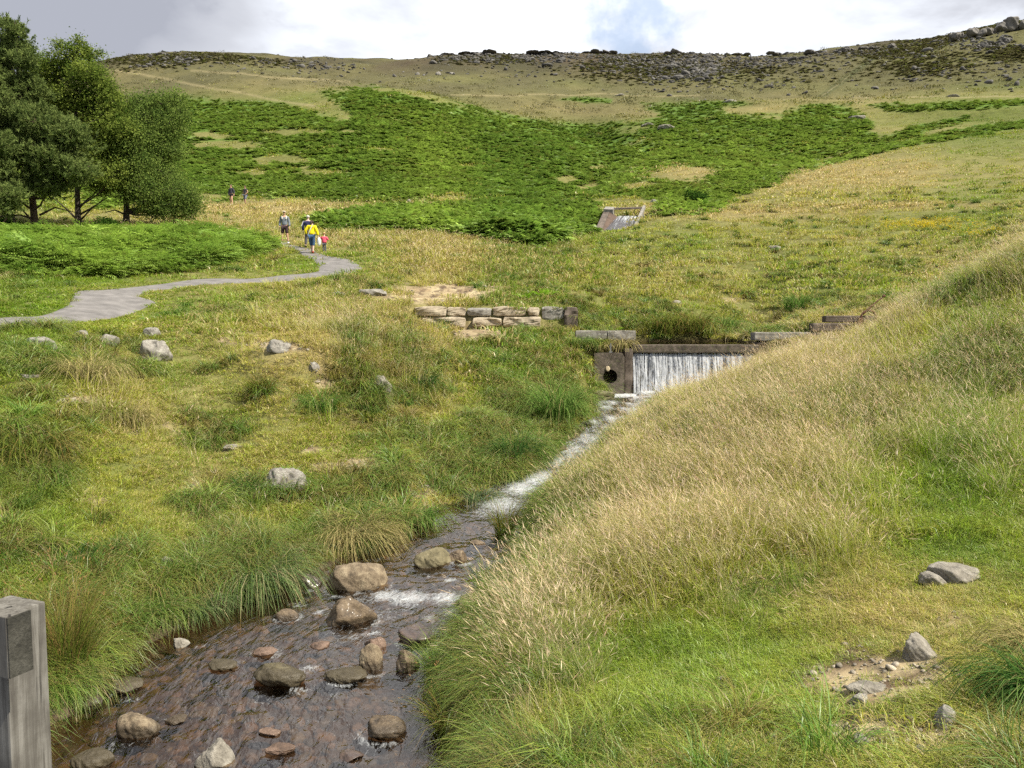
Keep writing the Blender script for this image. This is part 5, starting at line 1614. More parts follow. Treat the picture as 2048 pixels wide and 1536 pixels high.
# retaining wall of pale blocks
rw = empty('stone_wall', (-1.0, 27.0, 3.0))
tag(rw, 'two courses of pale weathered blocks under the bare soil patch', 'wall')
Yw = 27.0
for j, (pa, pb, mt) in enumerate([(828, 893, 'st_light'), (893, 932, 'st_light'), (934, 983, 'st_grey'), (985, 1052, 'st_light'), (1055, 1079, 'st_light')]):
    child_box('block', rw, xcol(pa, Yw, 3.7) + .01, xcol(pb, Yw, 3.7) - .01, Yw + 0.04 * (j % 2), Yw + .6, zrow(633, Yw) + .01, zrow(613, Yw) - 0.03 * (j % 3), M[mt], 30 + j, 0.08, 0.045)
for j, (pa, pb, mt) in enumerate([(846, 932, 'st_light'), (945, 1004, 'st_light'), (1006, 1082, 'st_light')]):
    child_box('block', rw, xcol(pa, Yw, 3.4) + .01, xcol(pb, Yw, 3.4) - .01, Yw - 0.16, Yw + .5, zrow(654, Yw), zrow(634, Yw) - 0.03 * (j % 2), M[mt], 40 + j, 0.09, 0.05)
child_box('end_block', rw, xcol(1084, Yw, 3.6), xcol(1128, Yw, 3.6), Yw + .1, Yw + .6, zrow(640, Yw), zrow(613, Yw), M['st_grey'], 50, 0.05, 0.05)
child_box('end_block', rw, xcol(1129, Yw, 3.6), xcol(1156, Yw, 3.6), Yw + .0, Yw + .6, zrow(660, Yw), zrow(614, Yw), M['st_dark'], 51, 0.05, 0.05)


# waterfall curtain
def fall_mat(lo=0.84, name='falling_water'):
    m, t = new_mat(name)
    fl_ = t.add('ShaderNodeAttribute', attribute_name='flow').outputs['Vector']
    mp = t.add('ShaderNodeMapping', {0: fl_, 3: (22, 0.9, 1)}).outputs[0]
    n = t.noise(mp, 1.0, 6, 0.62, 0.3)
    mp2 = t.add('ShaderNodeMapping', {0: fl_, 3: (5, 0.4, 1)}).outputs[0]
    n2 = t.noise(mp2, 1.0, 3, 0.5)
    mp3 = t.add('ShaderNodeMapping', {0: fl_, 3: (34, 12, 1)}).outputs[0]
    n3 = t.noise(mp3, 1.0, 4, 0.6)
    sy_ = t.add('ShaderNodeSeparateXYZ', {0: fl_}).outputs[1]
    f = t.math('ADD', t.math('ADD', n, t.math('MULTIPLY', n2, 0.5)), t.math('MULTIPLY', n3, 0.35))
    a = t.maprange(t.math('ADD', f, t.math('MULTIPLY', sy_, 0.07)), lo, lo + 0.2)
    dfs = t.add('ShaderNodeBsdfDiffuse', {'Color': (0.56, 0.58, 0.61, 1)})
    gl = t.add('ShaderNodeBsdfGlossy', {'Color': (0.8, 0.85, 0.9, 1), 'Roughness': 0.2})
    tr = t.add('ShaderNodeBsdfTransparent', {'Color': (0.75, 0.75, 0.75, 1)})
    m1 = t.add('ShaderNodeMixShader', {0: 0.16}); t.l.new(tr.outputs[0], m1.inputs[1]); t.l.new(gl.outputs[0], m1.inputs[2])
    m2 = t.add('ShaderNodeMixShader', {0: a}); t.l.new(m1.outputs[0], m2.inputs[1]); t.l.new(dfs.outputs[0], m2.inputs[2])
    t.l.new(m2.outputs[0], t.out.inputs[0])
    return m


M['fall'] = fall_mat()
fx_, ft_ = np.meshgrid(np.linspace(3.8, 7.7, 240), np.linspace(0, 1, 40), indexing='ij')
FZ = 2.36 - 1.32 * ft_
FY = 24.86 - 0.32 * ft_ ** 0.7 + 0.03 * fbm(fx_, ft_ * 0.5, 0.13, 3, 61)
If = np.arange(fx_.size).reshape(fx_.shape)
Ff = np.stack([If[:-1, :-1], If[1:, :-1], If[1:, 1:], If[:-1, 1:]], -1).reshape(-1, 4)
tag(link('waterfall', mesh_np('waterfall', np.stack([fx_, FY, FZ], -1).reshape(-1, 3), Ff, {'flow': np.stack([fx_, ft_ * 1.3, 0 * ft_], -1).reshape(-1, 3)}, True), M['fall']), kind='structure')
# churned foam where it lands
g_x, g_y = np.meshgrid(np.linspace(3.7, 7.5, 150), np.linspace(23.7, 24.75, 60), indexing='ij')
ed = np.clip(np.minimum(np.minimum(g_x - 3.7, 7.5 - g_x) / .3, np.minimum(g_y - 23.7, 10) / .5), 0, 1)
FZ2 = 1.04 + ed * (0.05 + 0.10 * (0.5 + fbm(g_x, g_y, 0.28, 4, 71))) - 0.05 * (1 - ed)
If = np.arange(g_x.size).reshape(g_x.shape)
Ff = np.stack([If[:-1, :-1], If[1:, :-1], If[1:, 1:], If[:-1, 1:]], -1).reshape(-1, 4)
tag(link('plunge_foam', mesh_np('plunge_foam', np.stack([g_x, g_y, FZ2], -1).reshape(-1, 3), Ff, {'foam': (0.30 + 0.55 * ed).ravel(), 'flow': np.stack([g_x, g_y, 0 * g_x], -1).reshape(-1, 3)}, True), M['water']), kind='structure')

# upper weir: sloping apron between two stone walls, with a beam across
uw = empty('upper_weir', at(1240, 440, 64))
tag(uw, 'small upper weir with a sloping water chute between stone walls', 'weir')


def prism(name, par, quad, down, mat, up=0.0):
    """solid under a four-cornered top"""
    bm = bmesh.new()
    tv = [bm.verts.new(q + Vector((0, 0, up)) - par.location) for q in quad]
    bv = [bm.verts.new(q - Vector((0, 0, down)) - par.location) for q in quad]
    bm.faces.new(tv); bm.faces.new(bv[::-1])
    for k in range(4):
        bm.faces.new((tv[k], bv[k], bv[(k + 1) % 4], tv[(k + 1) % 4]))
    bmesh.ops.recalc_face_normals(bm, faces=bm.faces)
    return bm_obj(name, bm, mat, par)


prism('chute', uw, [at(1206, 464, 60.5), at(1268, 460, 60.5), at(1279, 434, 65), at(1232, 434, 65)], 1.2, M['st_dark'])
prism('wing_wall', uw, [at(1190, 460, 60), at(1203, 461, 60), at(1219, 424, 65), at(1207, 423, 65.5)], 1.6, M['st_dark'])
prism('end_block', uw, [at(1207, 418, 65.2), at(1226, 419, 64.8), at(1229, 414, 66.4), at(1212, 413, 66.8)], 1.1, M['st_grey'])
prism('wing_wall', uw, [at(1268, 450, 60.7), at(1275, 450, 60.7), at(1291, 411, 66), at(1286, 411, 66)], 1.6, M['st_grey'])
prism('beam', uw, [at(1224, 416.5, 66), at(1284, 414.5, 66), at(1284, 413.5, 66.6), at(1224, 415.5, 66.6)], 0.14, M['st_dark'])
prism('inner_wall', uw, [at(1203, 461, 60.2), at(1211, 464, 60.3), at(1236, 434, 65), at(1220, 424, 65)], 1.3, flat_mat('stained_stone', (0.085, 0.055, 0.038), .9, .4, 3))
qa, qb, qc, qd = at(1209, 462, 60.4), at(1267, 459, 60.4), at(1278, 433, 64.95), at(1236, 433, 64.95)
ua, va = np.meshgrid(np.linspace(0, 1, 50), np.linspace(0, 1, 70), indexing='ij')
QA, QB, QC, QD = [np.array(q[:]) for q in (qa, qb, qc, qd)]
PW = (QA[None, None] * ((1 - ua) * (1 - va))[..., None] + QB * (ua * (1 - va))[..., None] + QC * (ua * va)[..., None] + QD * ((1 - ua) * va)[..., None])
PW[..., 2] += 0.05 + 0.02 * fbm(ua, va, .1, 3, 5)
If = np.arange(ua.size).reshape(ua.shape)
Ff = np.stack([If[:-1, :-1], If[1:, :-1], If[1:, 1:], If[:-1, 1:]], -1).reshape(-1, 4)
tag(link('chute_water', mesh_np('chute_water', PW.reshape(-1, 3), Ff, {'flow': np.stack([ua * 2.5 * 0.5, va * 2.2, 0 * va], -1).reshape(-1, 3)}, True), fall_mat(1.03, 'chute_water')), kind='structure')

# ------------------------------------------------------------------ timber post and rail
def wood_mat():
    m, t = new_mat('weathered_timber')
    oc = t.add('ShaderNodeTexCoord').outputs['Object']
    mp = t.add('ShaderNodeMapping', {0: oc, 3: (60, 60, 3.5)}).outputs[0]
    n = t.noise(mp, 1.0, 6, 0.7, 0.6)
    n2 = t.noise(oc, 12.0, 5, 0.6)
    f = t.math('ADD', t.math('MULTIPLY', n, 0.65), t.math('MULTIPLY', n2, 0.4))
    col = t.ramp(f, [(0.36, (0.055, 0.048, 0.040)), (0.5, (0.105, 0.097, 0.082)), (0.64, (0.19, 0.18, 0.158))])
    crack = t.maprange(t.noise(t.add('ShaderNodeMapping', {0: oc, 3: (45, 45, 1.2)}).outputs[0], 1.0, 3, 0.5), 0.33, 0.36)
    col = t.mixc(crack, c4((0.02, 0.017, 0.013)), col)
    bp = t.add('ShaderNodeBump', {'Strength': 0.5, 'Distance': 0.004, 'Height': f})
    b = t.add('ShaderNodeBsdfPrincipled', {'Base Color': col, 'Roughness': 0.9, 'Normal': bp.outputs[0]})
    t.l.new(b.outputs[0], t.out.inputs[0])
    return m


M['wood'] = wood_mat()
M['wood_end'] = stone_mat('dark_end_grain', [(0.012, 0.011, 0.008), (0.03, 0.028, 0.020), (0.07, 0.066, 0.052)], 18, bump=.5)
ptop = at(80, 1213, 1.78)
post = empty('railing_post', (ptop.x - 0.055, ptop.y, -0.4))
tag(post, 'weathered grey timber post with a cut rail end at the lower left corner', 'post')
post.rotation_euler = (0, 0, R(-22))
bm = bmesh.new(); box(bm, -0.09, 0.03, -0.05, 0.05, 0, ptop.z + 0.4)
bm_obj('post', bm, M['wood'], post, bevel=0.006)
bm = bmesh.new()
vs = box(bm, -1.6, 0.118, -0.108, -0.053, ptop.z + 0.4 - 0.107, ptop.z + 0.4 + 0.028)
bmesh.ops.rotate(bm, verts=bm.verts, cent=(0, -0.09, ptop.z + .3), matrix=Matrix.Rotation(R(0), 3, 'Y'))
rail = bm_obj('rail', bm, M['wood'], post, bevel=0.002)
bm = bmesh.new(); box(bm, 0.1185, 0.1225, -0.107, -0.054, ptop.z + 0.4 - 0.106, ptop.z + 0.4 + 0.027)
bm_obj('end_grain', bm, M['wood_end'], rail)

# fence posts under the trees
for px, py, hpx, lb in ((33, 468, 40, 'leaning dark fence post under the pines'), (388, 470, 6, None)):
    if lb is None: continue
    p = hit(px, py)
    bm = bmesh.new(); box(bm, -0.06, 0.06, -0.06, 0.06, -0.2, hpx * p.y / F)
    o = bm_obj('fence_post', bm, flat_mat('dark_fence_wood', (0.06, 0.045, 0.035)), None, p, bevel=0.01)
    o.rotation_euler = (0, R(-8), 0)
    tag(o, lb, 'post')
# ------------------------------------------------------------------ trees
def leaf_mat(name, c1, c2, trans=0.4):
    m, t = new_mat(name)
    rnd = t.add('ShaderNodeAttribute', attribute_name='rnd').outputs['Fac']
    col = t.mixc(rnd, c4(c1), c4(c2))
    d = t.add('ShaderNodeBsdfDiffuse', {'Color': col}); tr = t.add('ShaderNodeBsdfTranslucent', {'Color': col})
    mx = t.add('ShaderNodeMixShader', {0: trans}); t.l.new(d.outputs[0], mx.inputs[1]); t.l.new(tr.outputs[0], mx.inputs[2])
    t.l.new(mx.outputs[0], t.out.inputs[0])
    return m


M['lf_pine'] = leaf_mat('pine_needles', (0.08, 0.12, 0.035), (0.24, 0.30, 0.09), 0.35)
M['lf_broad'] = leaf_mat('broad_leaves', (0.075, 0.13, 0.022), (0.27, 0.33, 0.065))
M['lf_birch'] = leaf_mat('birch_leaves', (0.07, 0.125, 0.028), (0.25, 0.33, 0.075))
M['bark'] = flat_mat('dark_bark', (0.055, 0.042, 0.032), 0.95, 0.4, 8, stretch=(3, 3, .6), bump=.6)
M['bark_pine'] = flat_mat('reddish_bark', (0.10, 0.065, 0.045), 0.95, 0.4, 8, stretch=(3, 3, .6), bump=.6)


def tree(name, base, Y, topo, blobs, leafmat, bark, label, seed, kind='leaf', lsize=0.13, dens=1.0, trunk_r=0.17, lean=(0, 0), extra=(), droop=0.0):
    """blobs: photo x, y, radius px, depth offset m"""
    g = np.random.default_rng(seed)
    b = hit(*base) if Y is None else None
    if b is None:
        u, s = ray(*base)
        b = Vector((float(u) * Y, Y, float(height(float(u) * Y, Y))))
    root = empty(name, b)
    top = at(topo[0], topo[1], b.y) - b
    k = 12
    tp = []
    for i in range(k + 1):
        t_ = i / k
        tp.append((top.x * t_ + 0.25 * math.sin(3 * t_ + seed) * t_ * (1 - t_), 0.25 * math.sin(2 * t_ + seed * 2) * t_, top.z * t_ - 0.15))
    tr_ = [trunk_r * (1.35 if i == 0 else 1) * (1 - 0.88 * i / k) + 0.012 for i in range(k + 1)]
    V, Fc = tube_np(tp, tr_, 10)
    link('trunk', mesh_np('trunk', V, Fc, None, True), bark, root)
    tp = np.array(tp)
    br = []; LV = []; LR = []
    for (bx, by, rp, dy) in blobs:
        c = at(bx, by, b.y + dy) - b
        c = np.array(c[:]); Rr = rp * g.uniform(0.85, 1.3) * (b.y + dy) / F
        hgt = np.clip((c[2] - Rr * 1.1 + (0.0 if kind == 'pine' else -0.5)) / max(top.z, .1), 0.12, 0.92)
        st_p = np.array([np.interp(hgt, np.linspace(0, 1, k + 1), tp[:, q]) for q in range(3)])
        mid = (st_p + c) / 2 + np.array((0, 0, -0.12 * np.linalg.norm(c - st_p)))
        tt = np.linspace(0, 1, 7)[:, None]
        pts = (1 - tt) ** 2 * st_p + 2 * tt * (1 - tt) * mid + tt ** 2 * c
        pts[1:-1] += g.normal(0, 0.07, (5, 3))
        r0 = trunk_r * 0.42 * (1 - hgt * 0.6)
        br.append(tube_np(pts, np.linspace(r0, 0.02, 7), 6))
        nsub = int(max(10, 46 * Rr * Rr * dens) * (1.0))
        for q in range(nsub):
            d = g.normal(0, 1, 3); d /= np.linalg.norm(d)
            rad = Rr * g.uniform(0.2, 1.0) ** 0.6 * (1.25 if g.uniform() < .12 else 1.0)
            sc_ = c + d * rad * np.array((1, 1.0, 0.8))
            if q % 3 == 0:
                m2 = (c + sc_) / 2 + g.normal(0, .1, 3)
                br.append(tube_np([c, m2, sc_], [0.025, 0.016, 0.008], 4))
            if kind == 'pine':
                # whorls of needles on short upturned shoots
                for sh in range(9):
                    o_ = sc_ + g.normal(0, 0.20, 3) * np.array((1, 1, .55))
                    dirn = d * 0.8 + np.array((0, 0, 0.7)) + g.normal(0, 0.4, 3); dirn /= np.linalg.norm(dirn)
                    nn = 13
                    dd = dirn[None] * 0.75 + g.normal(0, 0.55, (nn, 3)); dd /= np.linalg.norm(dd, axis=1)[:, None]
                    oo = o_[None] + dirn[None] * g.uniform(-.12, .12, (nn, 1))
                    Ln = g.uniform(0.10, 0.19, (nn, 1)); sdv = np.cross(dd, g.normal(0, 1, (nn, 3))); sdv /= np.linalg.norm(sdv, axis=1)[:, None]
                    w_ = 0.024
                    LV.append(np.stack([oo - sdv * w_, oo + sdv * w_, oo + dd * Ln + sdv * w_ * .3, oo + dd * Ln - sdv * w_ * .3], 1).reshape(-1, 3))
                    LR.append(np.repeat(np.clip(g.normal(0.5, 0.25) + g.normal(0, .15, nn), 0, 1), 4))
            else:
                nn = 46
                rs = 0.21 * g.uniform(.7, 1.5)
                oo = sc_[None] + g.normal(0, rs, (nn, 3)) * np.array((1, 1, .7 + droop))
                if droop:
                    oo[:, 2] -= np.abs(g.normal(0, droop * .5, nn))
                a1 = g.normal(0, 1, (nn, 3)); a1[:, 2] *= 0.6 if not droop else 1.6; a1 /= np.linalg.norm(a1, axis=1)[:, None]
                a2 = np.cross(a1, g.normal(0, 1, (nn, 3))); a2 /= np.linalg.norm(a2, axis=1)[:, None]
                s1 = lsize * g.uniform(.7, 1.3, (nn, 1)); s2 = s1 * .62
                LV.append(np.stack([oo - a1 * s1 * .5, oo + a2 * s2 * .5, oo + a1 * s1 * .5, oo - a2 * s2 * .5], 1).reshape(-1, 3))
                LR.append(np.repeat(np.clip(g.normal(0.48, 0.28) + g.normal(0, .13, nn), 0, 1), 4))
    for pts in extra:
        pp = [np.array((at(x, y, b.y + dy) - b)[:]) for x, y, dy in pts]
        br.append(tube_np(pp, np.linspace(0.07, 0.02, len(pp)), 6))
    V, Fc = join_np(br)
    link('branches', mesh_np('branches', V, Fc, None, True), bark, root)
    LV = np.concatenate(LV); LR = np.concatenate(LR)
    link('crown', mesh_np('crown', LV, np.arange(len(LV)).reshape(-1, 4), {'rnd': LR}), leafmat, root)
    return tag(root, label, 'tree', 'trees by the path')


tree('pine_tree', (72, 468), 47, (30, 40), [(20, 60, 24, 0), (10, 110, 34, 0.5), (50, 120, 26, -.5), (8, 170, 44, 0), (60, 180, 36, 0.5), (-30, 140, 50, .5), (20, 235, 46, -.8), (80, 250, 44, -1.4), (140, 275, 40, -1.8), (-40, 260, 60, -.5), (30, 300, 46, -1.5), (110, 325, 46, -1.8), (160, 340, 34, -2.2), (-20, 350, 50, -1.4), (60, 365, 36, -1.8), (40, 85, 20, .4), (105, 372, 26, -1.6)],
     M['lf_pine'], M['bark_pine'], 'dark blue green pine at the left edge, tallest of the group', 21, 'pine', dens=1.25, trunk_r=0.20,
     extra=[[(75, 440, 0), (40, 430, -.4), (-10, 434, -.6)], [(72, 450, 0), (45, 420, -.6), (0, 385, -1)], [(80, 430, 0), (110, 415, -.4), (150, 425, -.6)]])
tree('pine_tree', (-10, 470), 45, (-10, 120), [(-60, 180, 60, -1), (-40, 300, 60, -2), (0, 410, 24, -2), (10, 390, 30, -2.2), (-50, 400, 50, -1.5)],
     M['lf_pine'], M['bark_pine'], 'pine cut off by the left edge behind the tallest one', 22, 'pine', dens=1.0, trunk_r=0.18,
     extra=[[(-10, 470, 0), (15, 435, -.3), (40, 395, -.6)]])
tree('broadleaf_tree', (157, 462), 50, (150, 100), [(150, 112, 24, 0), (182, 108, 18, 0.6), (128, 140, 26, 0.5), (170, 150, 32, -.6), (90, 165, 26, 1), (75, 140, 22, 1.5), (200, 150, 20, 0), (140, 195, 42, 0), (195, 200, 38, 0.6), (215, 245, 40, 0), (160, 250, 46, 0.8), (230, 300, 36, 0.5), (190, 320, 38, 0), (150, 345, 26, 1.0), (200, 375, 24, .5), (100, 215, 40, 1.6), (120, 90, 10, 0), (160, 82, 10, 0), (100, 130, 24, 0), (215, 190, 26, .4), (235, 215, 24, .2), (250, 265, 26, -.2), (120, 290, 40, -.8), (230, 350, 30, -.6)],
     M['lf_broad'], M['bark'], 'yellow green broadleaf tree between the pine and the drooping birch', 23, 'leaf', 0.12, dens=1.45, trunk_r=0.17,
     extra=[[(157, 445, 0), (180, 420, -.4), (205, 400, -.8)], [(155, 440, 0), (130, 415, -.4), (105, 395, -.8)], [(158, 430, 0), (185, 415, .3), (215, 395, .6)]])
tree('birch_tree', (253, 462), 51, (262, 200), [(350, 195, 20, 0), (320, 205, 26, .3), (280, 200, 24, 0), (362, 225, 20, 0), (345, 245, 30, -.3), (300, 240, 38, 0), (255, 235, 30, .5), (270, 285, 42, -.5), (325, 290, 36, 0), (350, 300, 20, -.5), (290, 335, 42, -.8), (335, 345, 28, -.6), (250, 340, 32, 0), (310, 380, 36, -1), (350, 385, 36, -1), (380, 395, 28, -1.2), (375, 415, 20, -1.2), (340, 415, 26, -1.2), (300, 410, 22, -.9), (260, 385, 24, -.4)],
     M['lf_birch'], M['bark'], 'grey green birch with branches drooping to the right over the grass', 24, 'leaf', 0.11, dens=1.6, trunk_r=0.19, droop=0.35,
     extra=[[(258, 420, 0), (285, 416, -.5), (325, 417, -1)], [(255, 400, 0), (290, 398, -.5), (330, 388, -1)], [(252, 430, 0), (230, 420, -.2), (210, 425, -.4)]])
# low dark bushes
for px, py, rp, lb, sd in ((10, 462, 34, 'dark low bush at the left edge under the pines', 31), (1388, 408, 26, 'dark green bush in the bracken above the upper weir', 32), (215, 465, 26, 'shaded low bush between two tree trunks', 33)):
    p = hit(px, py); g = np.random.default_rng(sd); Rr = rp * p.y / F
    LV = []; LR = []; BR_ = []
    for q in range(60):
        d = g.normal(0, 1, 3); d[2] = abs(d[2]) * .8; d /= np.linalg.norm(d)
        c = d * Rr * g.uniform(.4, 1) * np.array((1.2, .9, .9)) + np.array((0, 0, .1))
        if q % 5 == 0: BR_.append(tube_np([(0, 0, -.1), c * .5, c], [.03, .02, .008], 4))
        nn = 40; oo = c[None] + g.normal(0, Rr * .16, (nn, 3))
        a1 = g.normal(0, 1, (nn, 3)); a1 /= np.linalg.norm(a1, axis=1)[:, None]
        a2 = np.cross(a1, g.normal(0, 1, (nn, 3))); a2 /= np.linalg.norm(a2, axis=1)[:, None]
        s1 = 0.13 * p.y / 50
        LV.append(np.stack([oo - a1 * s1 * .5, oo + a2 * s1 * .3, oo + a1 * s1 * .5, oo - a2 * s1 * .3], 1).reshape(-1, 3)); LR.append(np.repeat(g.uniform(0, .6, nn), 4))
    root = empty('bush', p)
    LV = np.concatenate(LV); LR = np.concatenate(LR)
    V, Fc = join_np(BR_)
    link('stems', mesh_np('stems', V, Fc, None, True), M['bark'], root)
    link('crown', mesh_np('crown', LV, np.arange(len(LV)).reshape(-1, 4), {'rnd': LR}), leaf_mat('bush_leaves', (0.035, 0.085, 0.014), (0.09, 0.16, 0.025)), root)
    tag(root, lb, 'bush')

# ------------------------------------------------------------------ people
_dg = None


def skin(name, pts, edges, mat, parent, sub=2, root=0):
    """pts: dict key -> (x, y, z, rx[, ry]); edges: list of key chains"""
    keys = list(pts); ix = {k: i for i, k in enumerate(keys)}
    E = []
    for ch in edges:
        for a, b in zip(ch[:-1], ch[1:]):
            if (ix[a], ix[b]) not in E: E.append((ix[a], ix[b]))
    me = bpy.data.meshes.new(name)
    me.from_pydata([pts[k][:3] for k in keys], E, [])
    o = bpy.data.objects.new(name, me); COL.objects.link(o)
    md = o.modifiers.new('skin', 'SKIN'); md.use_smooth_shade = True
    if not me.skin_vertices:
        bpy.context.view_layer.objects.active = o
        bpy.ops.mesh.customdata_skin_add()
    for i, k in enumerate(keys):
        p = pts[k]
        me.skin_vertices[0].data[i].radius = (p[3], p[4] if len(p) > 4 else p[3])
        me.skin_vertices[0].data[i].use_root = (i == root)
    sm = o.modifiers.new('sub', 'SUBSURF'); sm.levels = sub; sm.render_levels = sub
    bpy.context.view_layer.update()
    dg = bpy.context.evaluated_depsgraph_get()
    nm = bpy.data.meshes.new_from_object(o.evaluated_get(dg))
    nm.name = name
    bpy.data.objects.remove(o)
    return link(name, nm, mat, parent)


def figure(px, py, Y, hpx, yaw, label, A, skin_c, parts, group='walkers on the path', hair=None, cap=None, face=True, extra=None):
    """A: joint overrides for a 1.75 m figure facing -Y; scaled so that it stands hpx tall in the photograph"""
    p = hit(px, py) if Y is None else None
    if p is None:
        u, s = ray(px, py)
        p = Vector((float(u) * Y, Y, float(height(float(u) * Y, Y))))
    p.z += 0.02
    sc = hpx * p.y / F / 1.75
    root = empty('person', p, yaw)
    root.scale = (sc, sc, sc)
    J = dict(pelvis=(0, 0, .95), waist=(0, 0, 1.08), chest=(0, 0, 1.28), neckb=(0, 0, 1.43), neck=(0, -.005, 1.51), chin=(0, -.025, 1.56), head=(0, -.02, 1.645), crown=(0, 0, 1.715),
             shL=(.17, 0, 1.40), elL=(.24, .02, 1.14), wrL=(.26, -.05, .90), paL=(.262, -.065, .84),
             shR=(-.17, 0, 1.40), elR=(-.24, .02, 1.14), wrR=(-.26, -.05, .90), paR=(-.262, -.065, .84),
             hiL=(.09, 0, .90), knL=(.11, -.01, .49), anL=(.125, .03, .09), toL=(.14, -.13, .035),
             hiR=(-.09, 0, .90), knR=(-.11, -.01, .49), anR=(-.125, .03, .09), toR=(-.14, -.13, .035))
    J.update(A or {})
    rad = dict(pelvis=(.15, .10), waist=(.135, .095), chest=(.155, .105), neckb=(.075, .07), neck=(.052,), chin=(.055, .06), head=(.078, .092), crown=(.045, .055),
               sh=(.062,), el=(.042,), wr=(.028,), pa=(.036, .018), hi=(.085,), kn=(.056,), an=(.038,), to=(.034, .028))
    def rd(k):
        return rad.get(k) or rad[k[:2]]
    pts = {k: tuple(v) + rd(k) for k, v in J.items()}
    E = [('pelvis', 'waist', 'chest', 'neckb', 'neck', 'chin', 'head', 'crown')]
    for s_ in 'LR':
        E += [('neckb', 'sh' + s_, 'el' + s_, 'wr' + s_, 'pa' + s_), ('pelvis', 'hi' + s_, 'kn' + s_, 'an' + s_, 'to' + s_)]
        wr = Vector(J['wr' + s_]); pa = Vector(J['pa' + s_]); d = (pa - wr).normalized()
        side = Vector((0, 1, 0)) if abs(d.y) < .8 else Vector((0, 0, 1))
        side = (side - d * side.dot(d)).normalized()
        inn = d.cross(side) * (1 if s_ == 'L' else -1)
        for f_ in range(4):
            o_ = pa + d * .02 + side * (-.027 + .018 * f_)
            L = (.062, .075, .070, .055)[f_]
            a, b, c = 'f%da%s' % (f_, s_), 'f%db%s' % (f_, s_), 'f%dc%s' % (f_, s_)
            pts[a] = tuple(o_ + d * .015) + (.0095,); pts[b] = tuple(o_ + d * (.015 + L * .55) + inn * .006) + (.0085,); pts[c] = tuple(o_ + d * (.015 + L * .95) + inn * .022) + (.007,)
            E.append(('pa' + s_, a, b, c))
        th = pa - side * .035 - d * .01
        pts['ta' + s_] = tuple(th) + (.011,); pts['tb' + s_] = tuple(th + d * .035 - side * .018 + inn * .01) + (.0095,)
        E.append(('pa' + s_, 'ta' + s_, 'tb' + s_))
    if face:
        pts['nose'] = (J['head'][0], J['head'][1] - .105, J['head'][2] - .02, .012)
        E.append(('head', 'nose'))
    body = skin('body', pts, E, flat_mat('skin_tone', skin_c, .6, .06), root)
    hd = Vector(J['head'])
    if face:
        for sx_ in (-1, 1):
            V, Fc = ico(2)
            link('eye', mesh_np('eye', V * .011, Fc, None, True), flat_mat('eye_dark', (.02, .015, .01), .3), root, hd + Vector((.03 * sx_, -.088, .01)))
            link('ear', mesh_np('ear', V * np.array((.012, .018, .028)), Fc, None, True), flat_mat('ear_skin', skin_c, .6, .06), root, hd + Vector((.082 * sx_, .01, -.005)))
        link('mouth', mesh_np('mouth', V * np.array((.022, .008, .006)), Fc, None, True), flat_mat('lips', (.35, .12, .10), .6), root, hd + Vector((0, -.088, -.052)))
    if hair:
        V, Fc = ico(3)
        W_ = V * np.array((.094, .105, .085)) * (1 + .05 * fbm(V[:, 0], V[:, 1], .3, 2, 3))[:, None]
        W_[:, 2] = np.maximum(W_[:, 2], -.07 * (V[:, 1] > -.1) + 0.02 * (V[:, 1] <= -.1))
        link('hair', mesh_np('hair', W_, Fc, None, True), flat_mat('hair', hair, .8, .3, 60), root, hd + Vector((0, .018, .03)))
    if cap:
        V, Fc = ico(3)
        W_ = V * np.array((.098, .108, .08)); W_[:, 2] = np.maximum(W_[:, 2], 0)
        c = link('cap', mesh_np('cap', W_, Fc, None, True), flat_mat('cap_cloth', cap, .9, .08), root, hd + Vector((0, .0, .035)))
        W2 = V * np.array((.075, .07, .008))
        link('visor', mesh_np('visor', W2, Fc, None, True), flat_mat('visor_cloth', tuple(q * .8 for q in cap), .9, .08), c, (0, -.11, .005))
    for nm, keys_, chains, infl, colr in parts:
        q = {}
        for k, ex in keys_.items():
            if isinstance(k, tuple):
                a, b, f_ = k
                v = Vector(J[a]).lerp(Vector(J[b]), f_); r_ = [x * (1 - f_) + y * f_ for x, y in zip((rd(a) * 2)[:2], (rd(b) * 2)[:2])]
            else:
                v = Vector(J[k]); r_ = (rd(k) * 2)[:2]
            q[k] = tuple(v) + tuple(x + infl + ex for x in r_)
        skin(nm, q, chains, flat_mat(nm + '_cloth', colr, .85, .12, 25), root)
    if extra:
        extra(root, J)
    return tag(root, label, 'person', group)


def torso(sleeve=1.0, hem='pelvis'):
    k = {'pelvis': .01, 'waist': .005, 'chest': 0, 'neckb': 0}
    ch = [('pelvis', 'waist', 'chest', 'neckb')]
    for s_ in 'LR':
        k['sh' + s_] = 0
        if sleeve >= 1:
            e = ('el' + s_, 'wr' + s_, .9)
            k['el' + s_] = .004; k[e] = .008
            ch.append(('neckb', 'sh' + s_, 'el' + s_, e))
        else:
            e = ('sh' + s_, 'el' + s_, .45); k[e] = .006
            ch.append(('neckb', 'sh' + s_, e))
    return k, ch


def legs(f_, a='hi', b='kn'):
    k = {'pelvis': 0}; ch = []
    for s_ in 'LR':
        k['hi' + s_] = 0
        if b == 'kn':
            e = ('hi' + s_, 'kn' + s_, f_); k[e] = .012; ch.append(('pelvis', 'hi' + s_, e))
        else:
            e = ('kn' + s_, 'an' + s_, f_); k['kn' + s_] = .004; k[e] = .006; ch.append(('pelvis', 'hi' + s_, 'kn' + s_, e))
    return k, ch


def feet(s_):
    return {('kn' + s_, 'an' + s_, .96): .002, 'an' + s_: .006, 'to' + s_: .008}, [(('kn' + s_, 'an' + s_, .96), 'an' + s_, 'to' + s_)]


def sock(s_):
    return {('kn' + s_, 'an' + s_, .75): .004, 'an' + s_: .003}, [(('kn' + s_, 'an' + s_, .75), 'an' + s_)]


